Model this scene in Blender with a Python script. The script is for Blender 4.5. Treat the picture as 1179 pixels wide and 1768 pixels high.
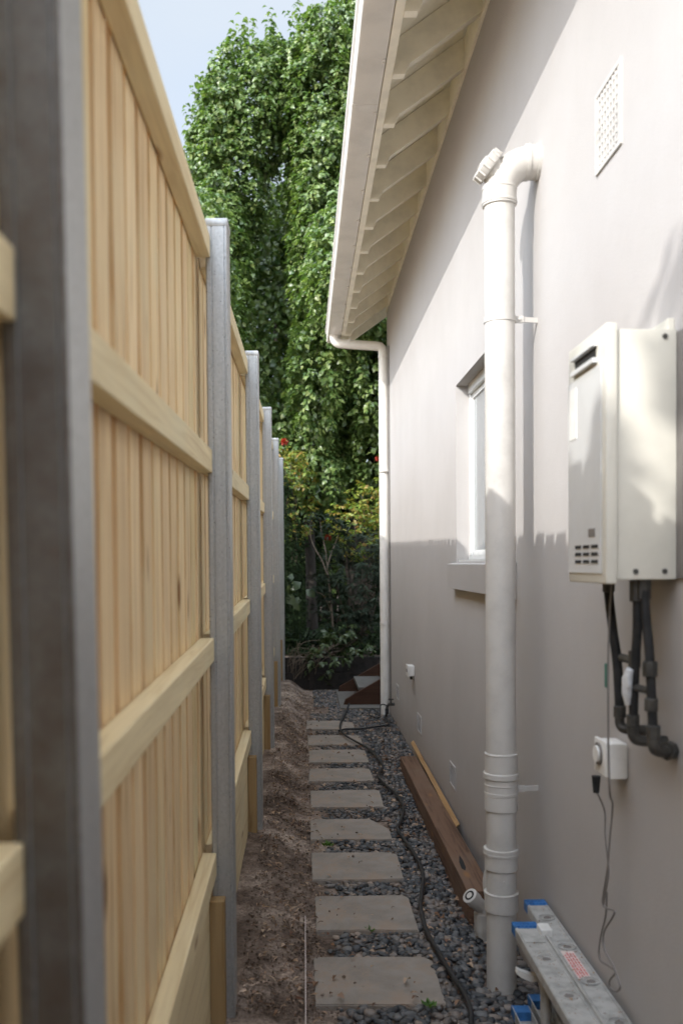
import bpy, bmesh, math, random
import numpy as np
from mathutils import Vector, Matrix, noise as mnoise

for o in list(bpy.data.objects):
    bpy.data.objects.remove(o)
SC = bpy.context.scene
COL = SC.collection
rnd = random.Random(7)
R = math.radians

# ------------------------------------------------------------------ camera
FPX = 1600.0                      # focal length in photograph pixels (photo 1179 x 1768)
PITCH, ROLL = 0.0256, -0.0082
cd = bpy.data.cameras.new("camera")
cam = bpy.data.objects.new("camera", cd)
COL.objects.link(cam)
CM = Matrix.Rotation(math.pi/2 - PITCH, 3, 'X') @ Matrix.Rotation(ROLL, 3, 'Z')
cam.matrix_world = Matrix.Translation((0, 0, 1.5)) @ CM.to_4x4()
cd.sensor_fit = 'VERTICAL'
cd.sensor_height = 36.0
cd.lens = 36.0 * FPX / 1768.0
cd.shift_x = 0.0365
cd.shift_y = 0.0730
cd.clip_start = 0.05
cd.clip_end = 500
cd.dof.use_dof = True
cd.dof.focus_distance = 5.0
cd.dof.aperture_fstop = 2.9
SC.camera = cam
PX0 = 589.5 - cd.shift_x * 1768
PY0 = 884.0 + cd.shift_y * 1768

# ------------------------------------------------------------------ light
SUN = Vector((-1.0, -1.10, 0.91)).normalized()       # towards the sun
w = bpy.data.worlds.new("World")
SC.world = w
w.use_nodes = True
nt = w.node_tree
bg = nt.nodes['Background']
sky = nt.nodes.new('ShaderNodeTexSky')
sky.sky_type = 'NISHITA'
sky.sun_disc = False
sky.sun_elevation = math.asin(SUN.z)
sky.sun_rotation = math.atan2(SUN.x, SUN.y) % (2*math.pi)
sky.air_density = 1.0
sky.dust_density = 1.0
sky.ozone_density = 0.6
# thin bright high cloud veil over the blue
veil = nt.nodes.new('ShaderNodeMix'); veil.data_type = 'RGBA'
vt = nt.nodes.new('ShaderNodeTexCoord'); vm = nt.nodes.new('ShaderNodeMapping'); vm.inputs['Scale'].default_value = (1.2, 1.2, 3.0)
vn = nt.nodes.new('ShaderNodeTexNoise'); vn.inputs['Scale'].default_value = 1.8; vn.inputs['Detail'].default_value = 6
vr = nt.nodes.new('ShaderNodeMapRange'); vr.inputs['From Min'].default_value = .3; vr.inputs['From Max'].default_value = .7
vr.inputs['To Min'].default_value = .62; vr.inputs['To Max'].default_value = .88
nt.links.new(vt.outputs['Generated'], vm.inputs['Vector']); nt.links.new(vm.outputs[0], vn.inputs['Vector']); nt.links.new(vn.outputs['Fac'], vr.inputs['Value'])
nt.links.new(vr.outputs[0], veil.inputs[0]); nt.links.new(sky.outputs[0], veil.inputs[6])
veil.inputs[7].default_value = (2.60, 2.80, 3.00, 1)
# sky brightened overhead, out of view, to add fill light in the shaded passage
dv = nt.nodes.new('ShaderNodeVectorMath'); dv.operation = 'DOT_PRODUCT'; dv.inputs[1].default_value = Vector((-.22, -.40, .89)).normalized()[:]
nt.links.new(vt.outputs['Generated'], dv.inputs[0])
dr = nt.nodes.new('ShaderNodeMapRange'); dr.interpolation_type = 'SMOOTHSTEP'
dr.inputs['From Min'].default_value = .25; dr.inputs['From Max'].default_value = .85; dr.inputs['To Min'].default_value = 1.0; dr.inputs['To Max'].default_value = 4.8
nt.links.new(dv.outputs['Value'], dr.inputs['Value'])
sc_ = nt.nodes.new('ShaderNodeVectorMath'); sc_.operation = 'SCALE'
nt.links.new(veil.outputs[2], sc_.inputs[0]); nt.links.new(dr.outputs[0], sc_.inputs['Scale'])
nt.links.new(sc_.outputs[0], bg.inputs[0])
SC.cycles.max_bounces = 12; SC.cycles.diffuse_bounces = 8; SC.cycles.glossy_bounces = 4
bg.inputs[1].default_value = 0.15
sl = bpy.data.lights.new("sun", 'SUN')
sl.energy = 2.0
sl.angle = R(0.53)
sl.color = (1.0, 0.97, 0.92)
so = bpy.data.objects.new("sun", sl)
COL.objects.link(so)
so.rotation_euler = SUN.to_track_quat('Z', 'Y').to_euler()
SC.view_settings.view_transform = 'Standard'
SC.view_settings.look = 'None'
SC.view_settings.gamma = 1.0
SC.view_settings.exposure = 1.08

# ------------------------------------------------------------------ placing helpers
def ray(x, y):
    return CM @ Vector(((x-PX0)/FPX, -(y-PY0)/FPX, -1.0))
def onX(x, y, X):                 # point of the vertical plane X = const
    d = ray(x, y); t = X/d.x
    return (X, d.y*t, 1.5+d.z*t)
def onY(x, y, Y):
    d = ray(x, y); t = Y/d.y
    return (d.x*t, Y, 1.5+d.z*t)
def onZ(x, y, Z=0.0):
    d = ray(x, y); t = (Z-1.5)/d.z
    return (d.x*t, d.y*t, Z)

# ------------------------------------------------------------------ materials
def newmat(name):
    m = bpy.data.materials.new(name); m.use_nodes = True
    n = m.node_tree
    return m, n, n.nodes['Principled BSDF']
def node(n, t, **kw):
    x = n.nodes.new(t)
    for k, v in kw.items():
        if hasattr(x, k): setattr(x, k, v)
        else: x.inputs[k].default_value = v
    return x
def ramp(n, stops):
    r = n.nodes.new('ShaderNodeValToRGB')
    e = r.color_ramp.elements
    while len(e) < len(stops): e.new(0.5)
    for i, (p, c) in enumerate(stops):
        e[i].position = p
        e[i].color = (c[0], c[1], c[2], 1) if not isinstance(c, (int, float)) else (c, c, c, 1)
    return r
def coords(n, scale=(1, 1, 1)):
    tc = n.nodes.new('ShaderNodeTexCoord'); mp = n.nodes.new('ShaderNodeMapping')
    mp.inputs['Scale'].default_value = scale
    n.links.new(tc.outputs['Object'], mp.inputs['Vector'])
    return mp.outputs[0]
def nz(n, vec, scale, detail=4, rough=0.55, dist=0.0):
    t = node(n, 'ShaderNodeTexNoise', Scale=scale, Detail=detail, Roughness=rough, Distortion=dist)
    n.links.new(vec, t.inputs['Vector'])
    return t.outputs['Fac']
def mixc(n, fac, a, b, blend='MIX'):
    m = n.nodes.new('ShaderNodeMix'); m.data_type = 'RGBA'; m.blend_type = blend
    for s, v in ((0, fac), (6, a), (7, b)):
        if hasattr(v, 'links') or isinstance(v, bpy.types.NodeSocket): n.links.new(v, m.inputs[s])
        elif s == 0: m.inputs[0].default_value = v
        else: m.inputs[s].default_value = (v[0], v[1], v[2], 1)
    return m.outputs[2]
def bump(n, h, bsdf, strength=0.3, dist=0.01):
    b = node(n, 'ShaderNodeBump', Strength=strength, Distance=dist)
    n.links.new(h, b.inputs['Height']); n.links.new(b.outputs[0], bsdf.inputs['Normal'])
def island(n):
    return n.nodes.new('ShaderNodeNewGeometry').outputs['Random Per Island']

def mat_paint(name, c, rough=0.5, dirt=0.06, bstr=0.08, scale=9.0, spec=0.4):
    m, n, b = newmat(name)
    v = coords(n)
    r = ramp(n, [(0.3, [k*(1-dirt*2.2) for k in c]), (0.55, c), (0.8, [min(1, k*(1+dirt*.5)) for k in c])])
    n.links.new(nz(n, v, scale, 6, 0.62), r.inputs[0])
    n.links.new(r.outputs[0], b.inputs['Base Color'])
    b.inputs['Roughness'].default_value = rough
    b.inputs['Specular IOR Level'].default_value = spec
    bump(n, nz(n, v, scale*14, 3), b, bstr, 0.003)
    return m

def mat_render():
    m, n, b = newmat('rendered_wall_paint')
    v = coords(n)
    r = ramp(n, [(0.3, (.418, .396, .382)), (0.7, (.458, .440, .428))])
    n.links.new(nz(n, v, 1.3, 5, .6), r.inputs[0])
    # dusty splash band close to the ground (dirt on the wall itself)
    sx = n.nodes.new('ShaderNodeSeparateXYZ')
    tc = n.nodes.new('ShaderNodeTexCoord'); n.links.new(tc.outputs['Object'], sx.inputs[0])
    mr = node(n, 'ShaderNodeMapRange'); mr.inputs['From Min'].default_value = 0.32; mr.inputs['From Max'].default_value = 0.0
    n.links.new(sx.outputs['Z'], mr.inputs['Value'])
    mu = node(n, 'ShaderNodeMath', operation='MULTIPLY'); n.links.new(mr.outputs[0], mu.inputs[0]); n.links.new(nz(n, v, 14, 6, .7), mu.inputs[1])
    c = mixc(n, mu.outputs[0], r.outputs[0], (.30, .24, .19))
    vs = coords(n, (1, 9, .35))
    st = ramp(n, [(.60, 0.0), (.80, .22)]); n.links.new(nz(n, vs, 1.6, 4, .6), st.inputs[0])
    c = mixc(n, st.outputs[0], c, (.43, .40, .37))
    sp = node(n, 'ShaderNodeTexVoronoi', Scale=16.0); n.links.new(v, sp.inputs['Vector'])
    sr = ramp(n, [(.018, .6), (.035, 0.0)]); n.links.new(sp.outputs['Distance'], sr.inputs[0])
    c = mixc(n, sr.outputs[0], c, (.33, .29, .25))
    n.links.new(c, b.inputs['Base Color'])
    b.inputs['Roughness'].default_value = .85
    b.inputs['Specular IOR Level'].default_value = .25
    h1 = nz(n, v, 160, 4, .7); h2 = nz(n, v, 5, 3, .5)
    ad = node(n, 'ShaderNodeMath', operation='ADD'); n.links.new(h1, ad.inputs[0])
    m2 = node(n, 'ShaderNodeMath', operation='MULTIPLY'); m2.inputs[1].default_value = 3.0; n.links.new(h2, m2.inputs[0]); n.links.new(m2.outputs[0], ad.inputs[1])
    bump(n, ad.outputs[0], b, .55, .0022)
    return m

def mat_pine(name, axis, base=(.87, .715, .48), dark=(.66, .49, .285), green=(.78, .72, .48), knots=True):
    m, n, b = newmat(name)
    sc = {'z': (26, 26, 1.1), 'y': (26, 1.1, 26), 'x': (1.1, 26, 26)}[axis]
    isl = island(n)
    tc = n.nodes.new('ShaderNodeTexCoord')
    ml = node(n, 'ShaderNodeMath', operation='MULTIPLY'); ml.inputs[1].default_value = 31.0; n.links.new(isl, ml.inputs[0])
    cb = n.nodes.new('ShaderNodeCombineXYZ')
    for i in range(3): n.links.new(ml.outputs[0], cb.inputs[i])
    va = n.nodes.new('ShaderNodeVectorMath'); va.operation = 'ADD'
    n.links.new(tc.outputs['Object'], va.inputs[0]); n.links.new(cb.outputs[0], va.inputs[1])
    mp = n.nodes.new('ShaderNodeMapping'); mp.inputs['Scale'].default_value = sc
    n.links.new(va.outputs[0], mp.inputs['Vector'])
    g = nz(n, mp.outputs[0], 1.7, 6, .6, .8)
    r = ramp(n, [(.32, dark), (.50, base), (.75, [min(1, k*1.13) for k in base])])
    n.links.new(g, r.inputs[0])
    lr = ramp(n, [(.0, (1.0, .96, .86)), (.2, (.86, .80, .72)), (.45, (1.04, 1.01, .95)), (.7, (.90, .88, .76)), (1.0, (1.02, 1.04, .92))])
    n.links.new(isl, lr.inputs[0])
    c = mixc(n, 1.0, r.outputs[0], lr.outputs[0], 'MULTIPLY')
    fr = ramp(n, [(.5, 0.0), (.75, .5)]); n.links.new(nz(n, va.outputs[0], 2.3, 3), fr.inputs[0])
    c = mixc(n, fr.outputs[0], c, green)
    if knots:
        mk = n.nodes.new('ShaderNodeMapping'); mk.inputs['Scale'].default_value = {'z': (7, 7, 2.2), 'y': (7, 2.2, 7), 'x': (2.2, 7, 7)}[axis]
        n.links.new(va.outputs[0], mk.inputs['Vector'])
        vo = node(n, 'ShaderNodeTexVoronoi', Scale=1.0); n.links.new(mk.outputs[0], vo.inputs['Vector'])
        kr = ramp(n, [(.05, .85), (.13, 0.0)]); n.links.new(vo.outputs['Distance'], kr.inputs[0])
        c = mixc(n, kr.outputs[0], c, (.25, .13, .055))
    n.links.new(c, b.inputs['Base Color'])
    b.inputs['Roughness'].default_value = .72
    b.inputs['Specular IOR Level'].default_value = .25
    bump(n, g, b, .35, .002)
    return m

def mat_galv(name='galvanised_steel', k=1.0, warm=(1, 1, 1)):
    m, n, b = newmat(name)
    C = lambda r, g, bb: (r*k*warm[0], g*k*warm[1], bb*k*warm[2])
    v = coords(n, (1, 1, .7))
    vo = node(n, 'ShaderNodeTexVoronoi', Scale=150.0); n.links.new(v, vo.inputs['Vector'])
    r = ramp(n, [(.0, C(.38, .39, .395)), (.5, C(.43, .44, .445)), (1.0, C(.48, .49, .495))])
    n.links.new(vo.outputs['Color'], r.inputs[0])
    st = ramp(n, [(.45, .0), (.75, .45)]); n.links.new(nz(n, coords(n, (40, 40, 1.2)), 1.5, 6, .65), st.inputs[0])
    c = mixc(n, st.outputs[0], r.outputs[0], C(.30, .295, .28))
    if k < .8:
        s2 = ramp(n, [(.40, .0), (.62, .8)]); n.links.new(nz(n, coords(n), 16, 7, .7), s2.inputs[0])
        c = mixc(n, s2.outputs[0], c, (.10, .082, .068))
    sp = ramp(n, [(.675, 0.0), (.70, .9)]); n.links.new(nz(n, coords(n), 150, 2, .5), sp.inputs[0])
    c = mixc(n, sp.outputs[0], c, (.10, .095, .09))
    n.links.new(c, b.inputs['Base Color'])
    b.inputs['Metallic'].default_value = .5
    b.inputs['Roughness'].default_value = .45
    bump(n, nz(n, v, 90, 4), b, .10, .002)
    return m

def mat_soil():
    m, n, b = newmat('garden_soil')
    v = coords(n)
    r = ramp(n, [(.34, (.080, .058, .045)), (.46, (.18, .137, .110)), (.55, (.30, .24, .20)), (.67, (.54, .45, .375))])
    a = nz(n, v, 3.2, 8, .72); n.links.new(a, r.inputs[0])
    r2 = ramp(n, [(.35, (.35, .33, .31)), (.6, (1.15, 1.12, 1.1))]); n.links.new(nz(n, v, 75, 6, .75), r2.inputs[0])
    c = mixc(n, .8, r.outputs[0], r2.outputs[0], 'MULTIPLY')
    n.links.new(c, b.inputs['Base Color'])
    b.inputs['Roughness'].default_value = .95
    b.inputs['Specular IOR Level'].default_value = .15
    bump(n, nz(n, v, 110, 7, .8), b, .9, .006)
    return m

def mat_slate():
    m, n, b = newmat('grey_stone_paver')
    v = coords(n)
    r = ramp(n, [(.3, (.205, .178, .152)), (.5, (.265, .235, .205)), (.7, (.32, .285, .25))])
    n.links.new(nz(n, v, 6, 8, .65, .6), r.inputs[0])
    d = ramp(n, [(.48, 0.0), (.60, .8)]); n.links.new(nz(n, v, 5.5, 10, .78), d.inputs[0])
    c = mixc(n, d.outputs[0], r.outputs[0], (.30, .225, .17))
    d2 = ramp(n, [(.66, 0.0), (.72, .9)]); n.links.new(nz(n, v, 48, 5, .7), d2.inputs[0])
    c = mixc(n, d2.outputs[0], c, (.09, .07, .055))
    n.links.new(c, b.inputs['Base Color'])
    b.inputs['Roughness'].default_value = .8
    bump(n, nz(n, v, 40, 6, .7), b, .4, .003)
    return m

def mat_pebble():
    m, n, b = newmat('dark_river_pebble')
    r = ramp(n, [(0, (.020, .022, .025)), (.35, (.045, .049, .054)), (.7, (.085, .090, .096)), (.86, (.15, .148, .145)), (.93, (.20, .165, .14)), (1.0, (.33, .26, .21))])
    n.links.new(island(n), r.inputs[0])
    d = ramp(n, [(.50, 0.0), (.62, .7)]); n.links.new(nz(n, coords(n), 5, 8, .75), d.inputs[0])
    c = mixc(n, d.outputs[0], r.outputs[0], (.24, .19, .155))
    n.links.new(c, b.inputs['Base Color'])
    b.inputs['Roughness'].default_value = .55
    bump(n, nz(n, coords(n), 120, 3), b, .15, .002)
    return m

def mat_leaf(name, cols, trans=.30, rough=.42, spec=.55):
    m = bpy.data.materials.new(name); m.use_nodes = True
    n = m.node_tree; b = n.nodes['Principled BSDF']
    k = len(cols)
    r = ramp(n, [(i/max(1, k-1), c) for i, c in enumerate(cols)])
    n.links.new(island(n), r.inputs[0])
    n.links.new(r.outputs[0], b.inputs['Base Color'])
    b.inputs['Roughness'].default_value = rough
    b.inputs['Specular IOR Level'].default_value = spec
    tr = n.nodes.new('ShaderNodeBsdfTranslucent')
    tcol = mixc(n, 1.0, r.outputs[0], (1.25, 1.5, .6), 'MULTIPLY')
    n.links.new(tcol, tr.inputs[0])
    mx = n.nodes.new('ShaderNodeMixShader'); mx.inputs[0].default_value = trans
    n.links.new(b.outputs[0], mx.inputs[1]); n.links.new(tr.outputs[0], mx.inputs[2])
    n.links.new(mx.outputs[0], n.nodes['Material Output'].inputs[0])
    return m

def mat_bark(name, c=(.10, .075, .055)):
    m, n, b = newmat(name)
    v = coords(n, (1, 1, .25))
    r = ramp(n, [(.3, [k*.5 for k in c]), (.7, [k*1.4 for k in c])]); g = nz(n, v, 30, 6, .7)
    n.links.new(g, r.inputs[0]); n.links.new(r.outputs[0], b.inputs['Base Color'])
    b.inputs['Roughness'].default_value = .9; bump(n, g, b, .8, .01)
    return m

def mat_glass():
    m, n, b = newmat('window_glass')
    b.inputs['Base Color'].default_value = (.22, .24, .25, 1)
    b.inputs['Roughness'].default_value = .05
    b.inputs['Specular IOR Level'].default_value = .9
    return m

M = dict(
    wall=mat_render(),
    pipe=mat_paint('cream_pvc_paint', (.55, .53, .50), .38, .07, .05),
    cream=mat_paint('cream_timber_paint', (.88, .84, .71), .5, .07, .10, 7),
    gutter=mat_paint('gutter_paint', (.74, .72, .68), .35, .06, .03, 5),
    white=mat_paint('white_plastic', (.74, .73, .70), .4, .05, .03, 20),
    wframe=mat_paint('white_window_paint', (.72, .73, .72), .35, .04, .03),
    heater=mat_paint('heater_enamel', (.62, .60, .53), .36, .04, .02, 6),
    heaterf=mat_paint('heater_front_enamel', (.60, .61, .61), .28, .04, .02, 6),
    ventback=mat_paint('vent_mesh', (.27, .25, .24), .8, .1, .1),
    black=mat_paint('black_rubber', (.022, .022, .024), .55, .2, .2, 30),
    dark=mat_paint('dark_recess', (.02, .02, .02), .9, .1, .0),
    lag=mat_paint('black_pipe_lagging', (.018, .018, .018), .8, .3, .5, 30),
    brass=mat_paint('weathered_fitting', (.055, .052, .046), .5, .3, .2, 30),
    valve=mat_paint('valve_metal', (.62, .63, .64), .35, .1, .05, 30),
    greenp=mat_paint('green_plastic', (.03, .15, .11), .5, .1, .0),
    cord=mat_paint('grey_cord_plastic', (.19, .175, .165), .5, .1, .0),
    blue=mat_paint('blue_plastic', (.035, .16, .42), .5, .2, .1, 40),
    redp=mat_paint('red_print', (.62, .13, .13), .6, .1, .0),
    sticker=mat_paint('pale_sticker', (.72, .62, .58), .5, .1, .0, 60),
    alu=mat_paint('dusty_aluminium', (.44, .435, .415), .45, .16, .15, 26),
    beam=mat_pine('reddish_hardwood', 'y', (.165, .098, .070), (.080, .044, .030), (.20, .15, .115), True),
    strip=mat_pine('pale_timber_strip', 'y', (.40, .25, .13), (.25, .14, .07), (.36, .25, .14), False),
    stringer=mat_pine('brown_step_timber', 'x', (.060, .028, .018), (.035, .016, .010), (.06, .032, .02), False),
    tread=mat_paint('step_tread_stone', (.12, .112, .10), .8, .1, .2),
    pineV=mat_pine('treated_pine_upright', 'z'),
    pineH=mat_pine('treated_pine_rail', 'y', (.80, .70, .50), (.69, .57, .375), (.74, .70, .50)),
    plinth=mat_pine('treated_pine_plinth', 'z', (.36, .25, .135), (.25, .16, .08), (.34, .26, .14), False),
    galv=mat_galv(), galvdark=mat_galv('shaded_mottled_steel', .36, (1.0, .95, .90)),
    soil=mat_soil(), slate=mat_slate(), pebble=mat_pebble(),
    leaf=mat_leaf('tree_leaf', [(.05, .10, .028), (.11, .175, .05), (.20, .27, .085), (.075, .135, .04), (.27, .32, .11)], .28, .36, .7),
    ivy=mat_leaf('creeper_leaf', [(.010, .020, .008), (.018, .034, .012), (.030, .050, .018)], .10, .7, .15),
    yleaf=mat_leaf('yellow_green_leaf', [(.10, .18, .03), (.20, .27, .045), (.28, .30, .06), (.34, .20, .05), (.12, .20, .04)], .35, .42),
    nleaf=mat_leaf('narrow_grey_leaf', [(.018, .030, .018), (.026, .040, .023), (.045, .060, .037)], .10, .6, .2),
    bleaf=mat_leaf('broad_green_leaf', [(.035, .06, .02), (.065, .095, .032), (.10, .13, .05), (.045, .075, .025)], .2, .4),
    red=mat_leaf('red_petal', [(.30, .02, .015), (.48, .06, .03), (.38, .03, .02)], .3, .5),
    litter=mat_leaf('dry_leaf', [(.10, .05, .028), (.20, .105, .055), (.34, .22, .14), (.45, .33, .24), (.16, .07, .04)], .1, .7),
    bark=mat_bark('tree_bark'), twig=mat_bark('pale_twig', (.22, .175, .135)), blackbark=mat_bark('dark_bark', (.035, .028, .022)),
    retain=mat_paint('dark_retaining_timber', (.028, .024, .022), .85, .3, .5, 12),
    tiles=mat_paint('roof_tile', (.16, .12, .10), .8, .2, .4, 20),
)

# ------------------------------------------------------------------ mesh building
class MB:
    def __init__(s): s.v = []; s.f = []
    def add(s, vs, fs):
        k = len(s.v); s.v += [tuple(p) for p in vs]; s.f += [tuple(i+k for i in f) for f in fs]; return s
    def box(s, x0, x1, y0, y1, z0, z1, bev=0.0):
        if bev <= 0:
            vs = [(x, y, z) for z in (z0, z1) for y in (y0, y1) for x in (x0, x1)]
            return s.add(vs, [(0, 2, 3, 1), (4, 5, 7, 6), (0, 1, 5, 4), (1, 3, 7, 5), (3, 2, 6, 7), (2, 0, 4, 6)])
        bm = bmesh.new(); bmesh.ops.create_cube(bm, size=1)
        bmesh.ops.scale(bm, vec=(x1-x0, y1-y0, z1-z0), verts=bm.verts)
        bmesh.ops.translate(bm, vec=((x0+x1)/2, (y0+y1)/2, (z0+z1)/2), verts=bm.verts)
        bmesh.ops.bevel(bm, geom=list(bm.edges), offset=bev, segments=2, affect='EDGES', profile=.6)
        return s.bm(bm)
    def bm(s, bm):
        bm.verts.index_update()
        s.add([v.co for v in bm.verts], [[v.index for v in f.verts] for f in bm.faces]); bm.free(); return s
    def tube(s, pts, r, n=12, cap=True):
        pts = [Vector(p) for p in pts]; k = len(pts)
        rs = r if isinstance(r, (list, tuple)) else [r]*k
        vs = []; fs = []; u = None
        for i, p in enumerate(pts):
            t = (pts[min(i+1, k-1)]-pts[max(i-1, 0)])
            if t.length < 1e-9: t = Vector((0, 0, 1))
            t.normalize()
            if u is None: u = t.orthogonal().normalized()
            else:
                u = (u - t*u.dot(t))
                u = u.normalized() if u.length > 1e-6 else t.orthogonal().normalized()
            b = t.cross(u)
            for j in range(n):
                a = 2*math.pi*j/n
                vs.append(p + (u*math.cos(a)+b*math.sin(a))*rs[i])
        for i in range(k-1):
            for j in range(n):
                a, b2 = i*n+j, i*n+(j+1) % n
                fs.append((a, b2, b2+n, a+n))
        if cap: fs.append(tuple(range(n-1, -1, -1))); fs.append(tuple((k-1)*n+j for j in range(n)))
        return s.add(vs, fs)
    def prism(s, poly, axis, a0, a1):      # polygon (2D) extruded along an axis
        def P(q, a): return {'y': (q[0], a, q[1]), 'z': (q[0], q[1], a), 'x': (a, q[0], q[1])}[axis]
        n = len(poly)
        vs = [P(q, a0) for q in poly]+[P(q, a1) for q in poly]
        fs = [tuple(range(n)), tuple(range(2*n-1, n-1, -1))]+[(i, i+n, (i+1) % n+n, (i+1) % n) for i in range(n)]
        return s.add(vs, fs)
    def build(s, name, mat, parent=None, smooth=False, angle=35, **tags):
        me = bpy.data.meshes.new(name); me.from_pydata(s.v, [], s.f)
        bm = bmesh.new(); bm.from_mesh(me); bmesh.ops.recalc_face_normals(bm, faces=bm.faces); bm.to_mesh(me); bm.free()
        o = link(name, me, mat, parent, **tags)
        if smooth:
            me.polygons.foreach_set('use_smooth', [True]*len(me.polygons))
            me.set_sharp_from_angle(angle=R(angle))
        return o
def link(name, me, mat, parent=None, **tags):
    if mat is not None: me.materials.append(mat)
    o = bpy.data.objects.new(name, me); COL.objects.link(o)
    if parent is not None:
        o.parent = parent; o.matrix_parent_inverse = parent_inv(parent)
    for k, v in tags.items(): o[k] = v
    return o
def parent_inv(p):
    return Matrix.Translation(p.location).inverted() if p.data is None else Matrix.Identity(4)
def thing(name, label, cat, loc, group=None):
    o = bpy.data.objects.new(name, None); COL.objects.link(o); o.location = loc
    o.empty_display_size = .1
    o['label'] = label; o['category'] = cat
    if group: o['group'] = group
    return o
def tag(o, label, cat, group=None):
    o['label'] = label; o['category'] = cat
    if group: o['group'] = group
    return o
def fast_mesh(name, V, F, mat, parent=None, smooth=False, **tags):     # F: (n,3) or (n,4) int array
    me = bpy.data.meshes.new(name); V = np.asarray(V, dtype=np.float32); F = np.asarray(F, dtype=np.int32)
    me.vertices.add(len(V)); me.vertices.foreach_set('co', V.ravel())
    k = F.shape[1]; me.loops.add(F.size); me.loops.foreach_set('vertex_index', F.ravel())
    me.polygons.add(len(F)); me.polygons.foreach_set('loop_start', np.arange(0, F.size, k, dtype=np.int32))
    me.polygons.foreach_set('loop_total', np.full(len(F), k, dtype=np.int32))
    me.polygons.foreach_set('use_smooth', np.full(len(F), smooth, dtype=bool))
    me.update(); me.validate()
    return link(name, me, mat, parent, **tags)
def arc(c, u, v, r, a0, a1, n=8):
    c = Vector(c); u = Vector(u); v = Vector(v)
    return [c+u*r*math.cos(a0+(a1-a0)*i/n)+v*r*math.sin(a0+(a1-a0)*i/n) for i in range(n+1)]
def smooth_path(pts, sub=6):
    P = [Vector(p) for p in pts]; out = []
    for i in range(len(P)-1):
        p0, p1, p2, p3 = P[max(i-1, 0)], P[i], P[i+1], P[min(i+2, len(P)-1)]
        for k in range(sub):
            t = k/sub
            out.append(.5*((2*p1)+(-p0+p2)*t+(2*p0-5*p1+4*p2-p3)*t*t+(-p0+3*p1-3*p2+p3)*t**3))
    out.append(P[-1]); return out

WX = .845                                       # outer face of the house wall
# ================================================================== ground
def soil_z(x, y):
    rise = max(0.0, min(1.0, (.02-x)/.22))      # 1 at the fence, 0 at the slabs
    rise = rise*rise*(3-2*rise)
    zf = .02 + .02*(y-3.0) if y < 12 else .20
    zf = max(.0, min(.11, zf)) if x > -3 else 0
    z = -.012 + rise*(zf+.012)
    if x > .5 and y < 7: z -= .055*min(1, (x-.5)/.2)*min(1, max(0, (7-y)/3))
    if y > 11.1:                                # raised garden bed behind the low retaining wall
        z = max(z, .0) + (.36-max(z, 0))*min(1, (y-11.1)/.06)
    return z
def ground():
    xs = list(np.arange(-.52, .9, .014)); ys = list(np.arange(2.3, 9.6, .016))
    xs = [-80, -40, -15, -6, -3, -1.5, -.8]+xs+[1.2, 2, 4, 8, 20, 45, 80]
    ys = [-60, -20, -6, -2, 0, 1.2, 1.8]+ys+list(np.arange(9.65, 11.05, .05))+[11.1, 11.16, 11.3, 11.6, 12, 13, 15, 20, 35, 70, 140, 250]
    V = []
    for y in ys:
        for x in xs:
            z = soil_z(x, y)
            if -.6 < x < .95 and 2 < y < 11:
                amp = .55 if x > .03 else 1.0
                z += amp*(.009*mnoise.noise((x*4, y*2.2, 0))+.010*mnoise.noise((x*17, y*17, 3))+.009*abs(mnoise.noise((x*43, y*43, 9))))
                if x > .0: z = min(z, .004)
            V.append((x, y, z))
    nx, ny = len(xs), len(ys)
    i, j = np.meshgrid(np.arange(nx-1), np.arange(ny-1)); a = (j*nx+i).ravel()
    F = np.stack([a, a+1, a+1+nx, a+nx], 1)
    return fast_mesh('ground', V, F, M['soil'], smooth=True, kind='structure')
ground()

# ================================================================== house
house = thing('house', 'single storey house with pale grey rendered side wall and deep open rafter eaves', 'house', (WX, 3, 0))
Y0, Y1 = -4.0, 9.30
WY0, WY1, WZ0, WZ1 = 3.72, 5.14, 1.50, 2.47
wb = MB()
ysx = [Y0, WY0, WY1, Y1]; zsx = [-.4, WZ0, WZ1, 4.16]
for a in range(3):
    for b in range(3):
        if a == 1 and b == 1: continue
        wb.add([(WX, ysx[a], zsx[b]), (WX, ysx[a+1], zsx[b]), (WX, ysx[a+1], zsx[b+1]), (WX, ysx[a], zsx[b+1])], [(0, 1, 2, 3)])
RD = WX+.105
wb.add([(WX, WY0, WZ0), (WX, WY1, WZ0), (RD, WY1, WZ0), (RD, WY0, WZ0)], [(0, 1, 2, 3)])
wb.add([(WX, WY0, WZ1), (WX, WY1, WZ1), (RD, WY1, WZ1), (RD, WY0, WZ1)], [(0, 1, 2, 3)])
wb.add([(WX, WY0, WZ0), (WX, WY0, WZ1), (RD, WY0, WZ1), (RD, WY0, WZ0)], [(0, 1, 2, 3)])
wb.add([(WX, WY1, WZ0), (WX, WY1, WZ1), (RD, WY1, WZ1), (RD, WY1, WZ0)], [(0, 1, 2, 3)])
wb.add([(RD+.06, WY0-.1, WZ0-.1), (RD+.06, WY1+.1, WZ0-.1), (RD+.06, WY1+.1, WZ1+.1), (RD+.06, WY0-.1, WZ1+.1)], [(0, 1, 2, 3)])
wb.add([(WX, Y1, -.4), (6.5, Y1, -.4), (6.5, Y1, 4.16), (WX, Y1, 4.16)], [(0, 1, 2, 3)])
wb.add([(WX, Y0, -.4), (6.5, Y0, -.4), (6.5, Y0, 4.16), (WX, Y0, 4.16)], [(0, 1, 2, 3)])
wb.add([(6.5, Y0, -.4), (6.5, Y1, -.4), (6.5, Y1, 4.16), (6.5, Y0, 4.16)], [(0, 1, 2, 3)])
wo = wb.build('wall', M['wall'], house)

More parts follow.
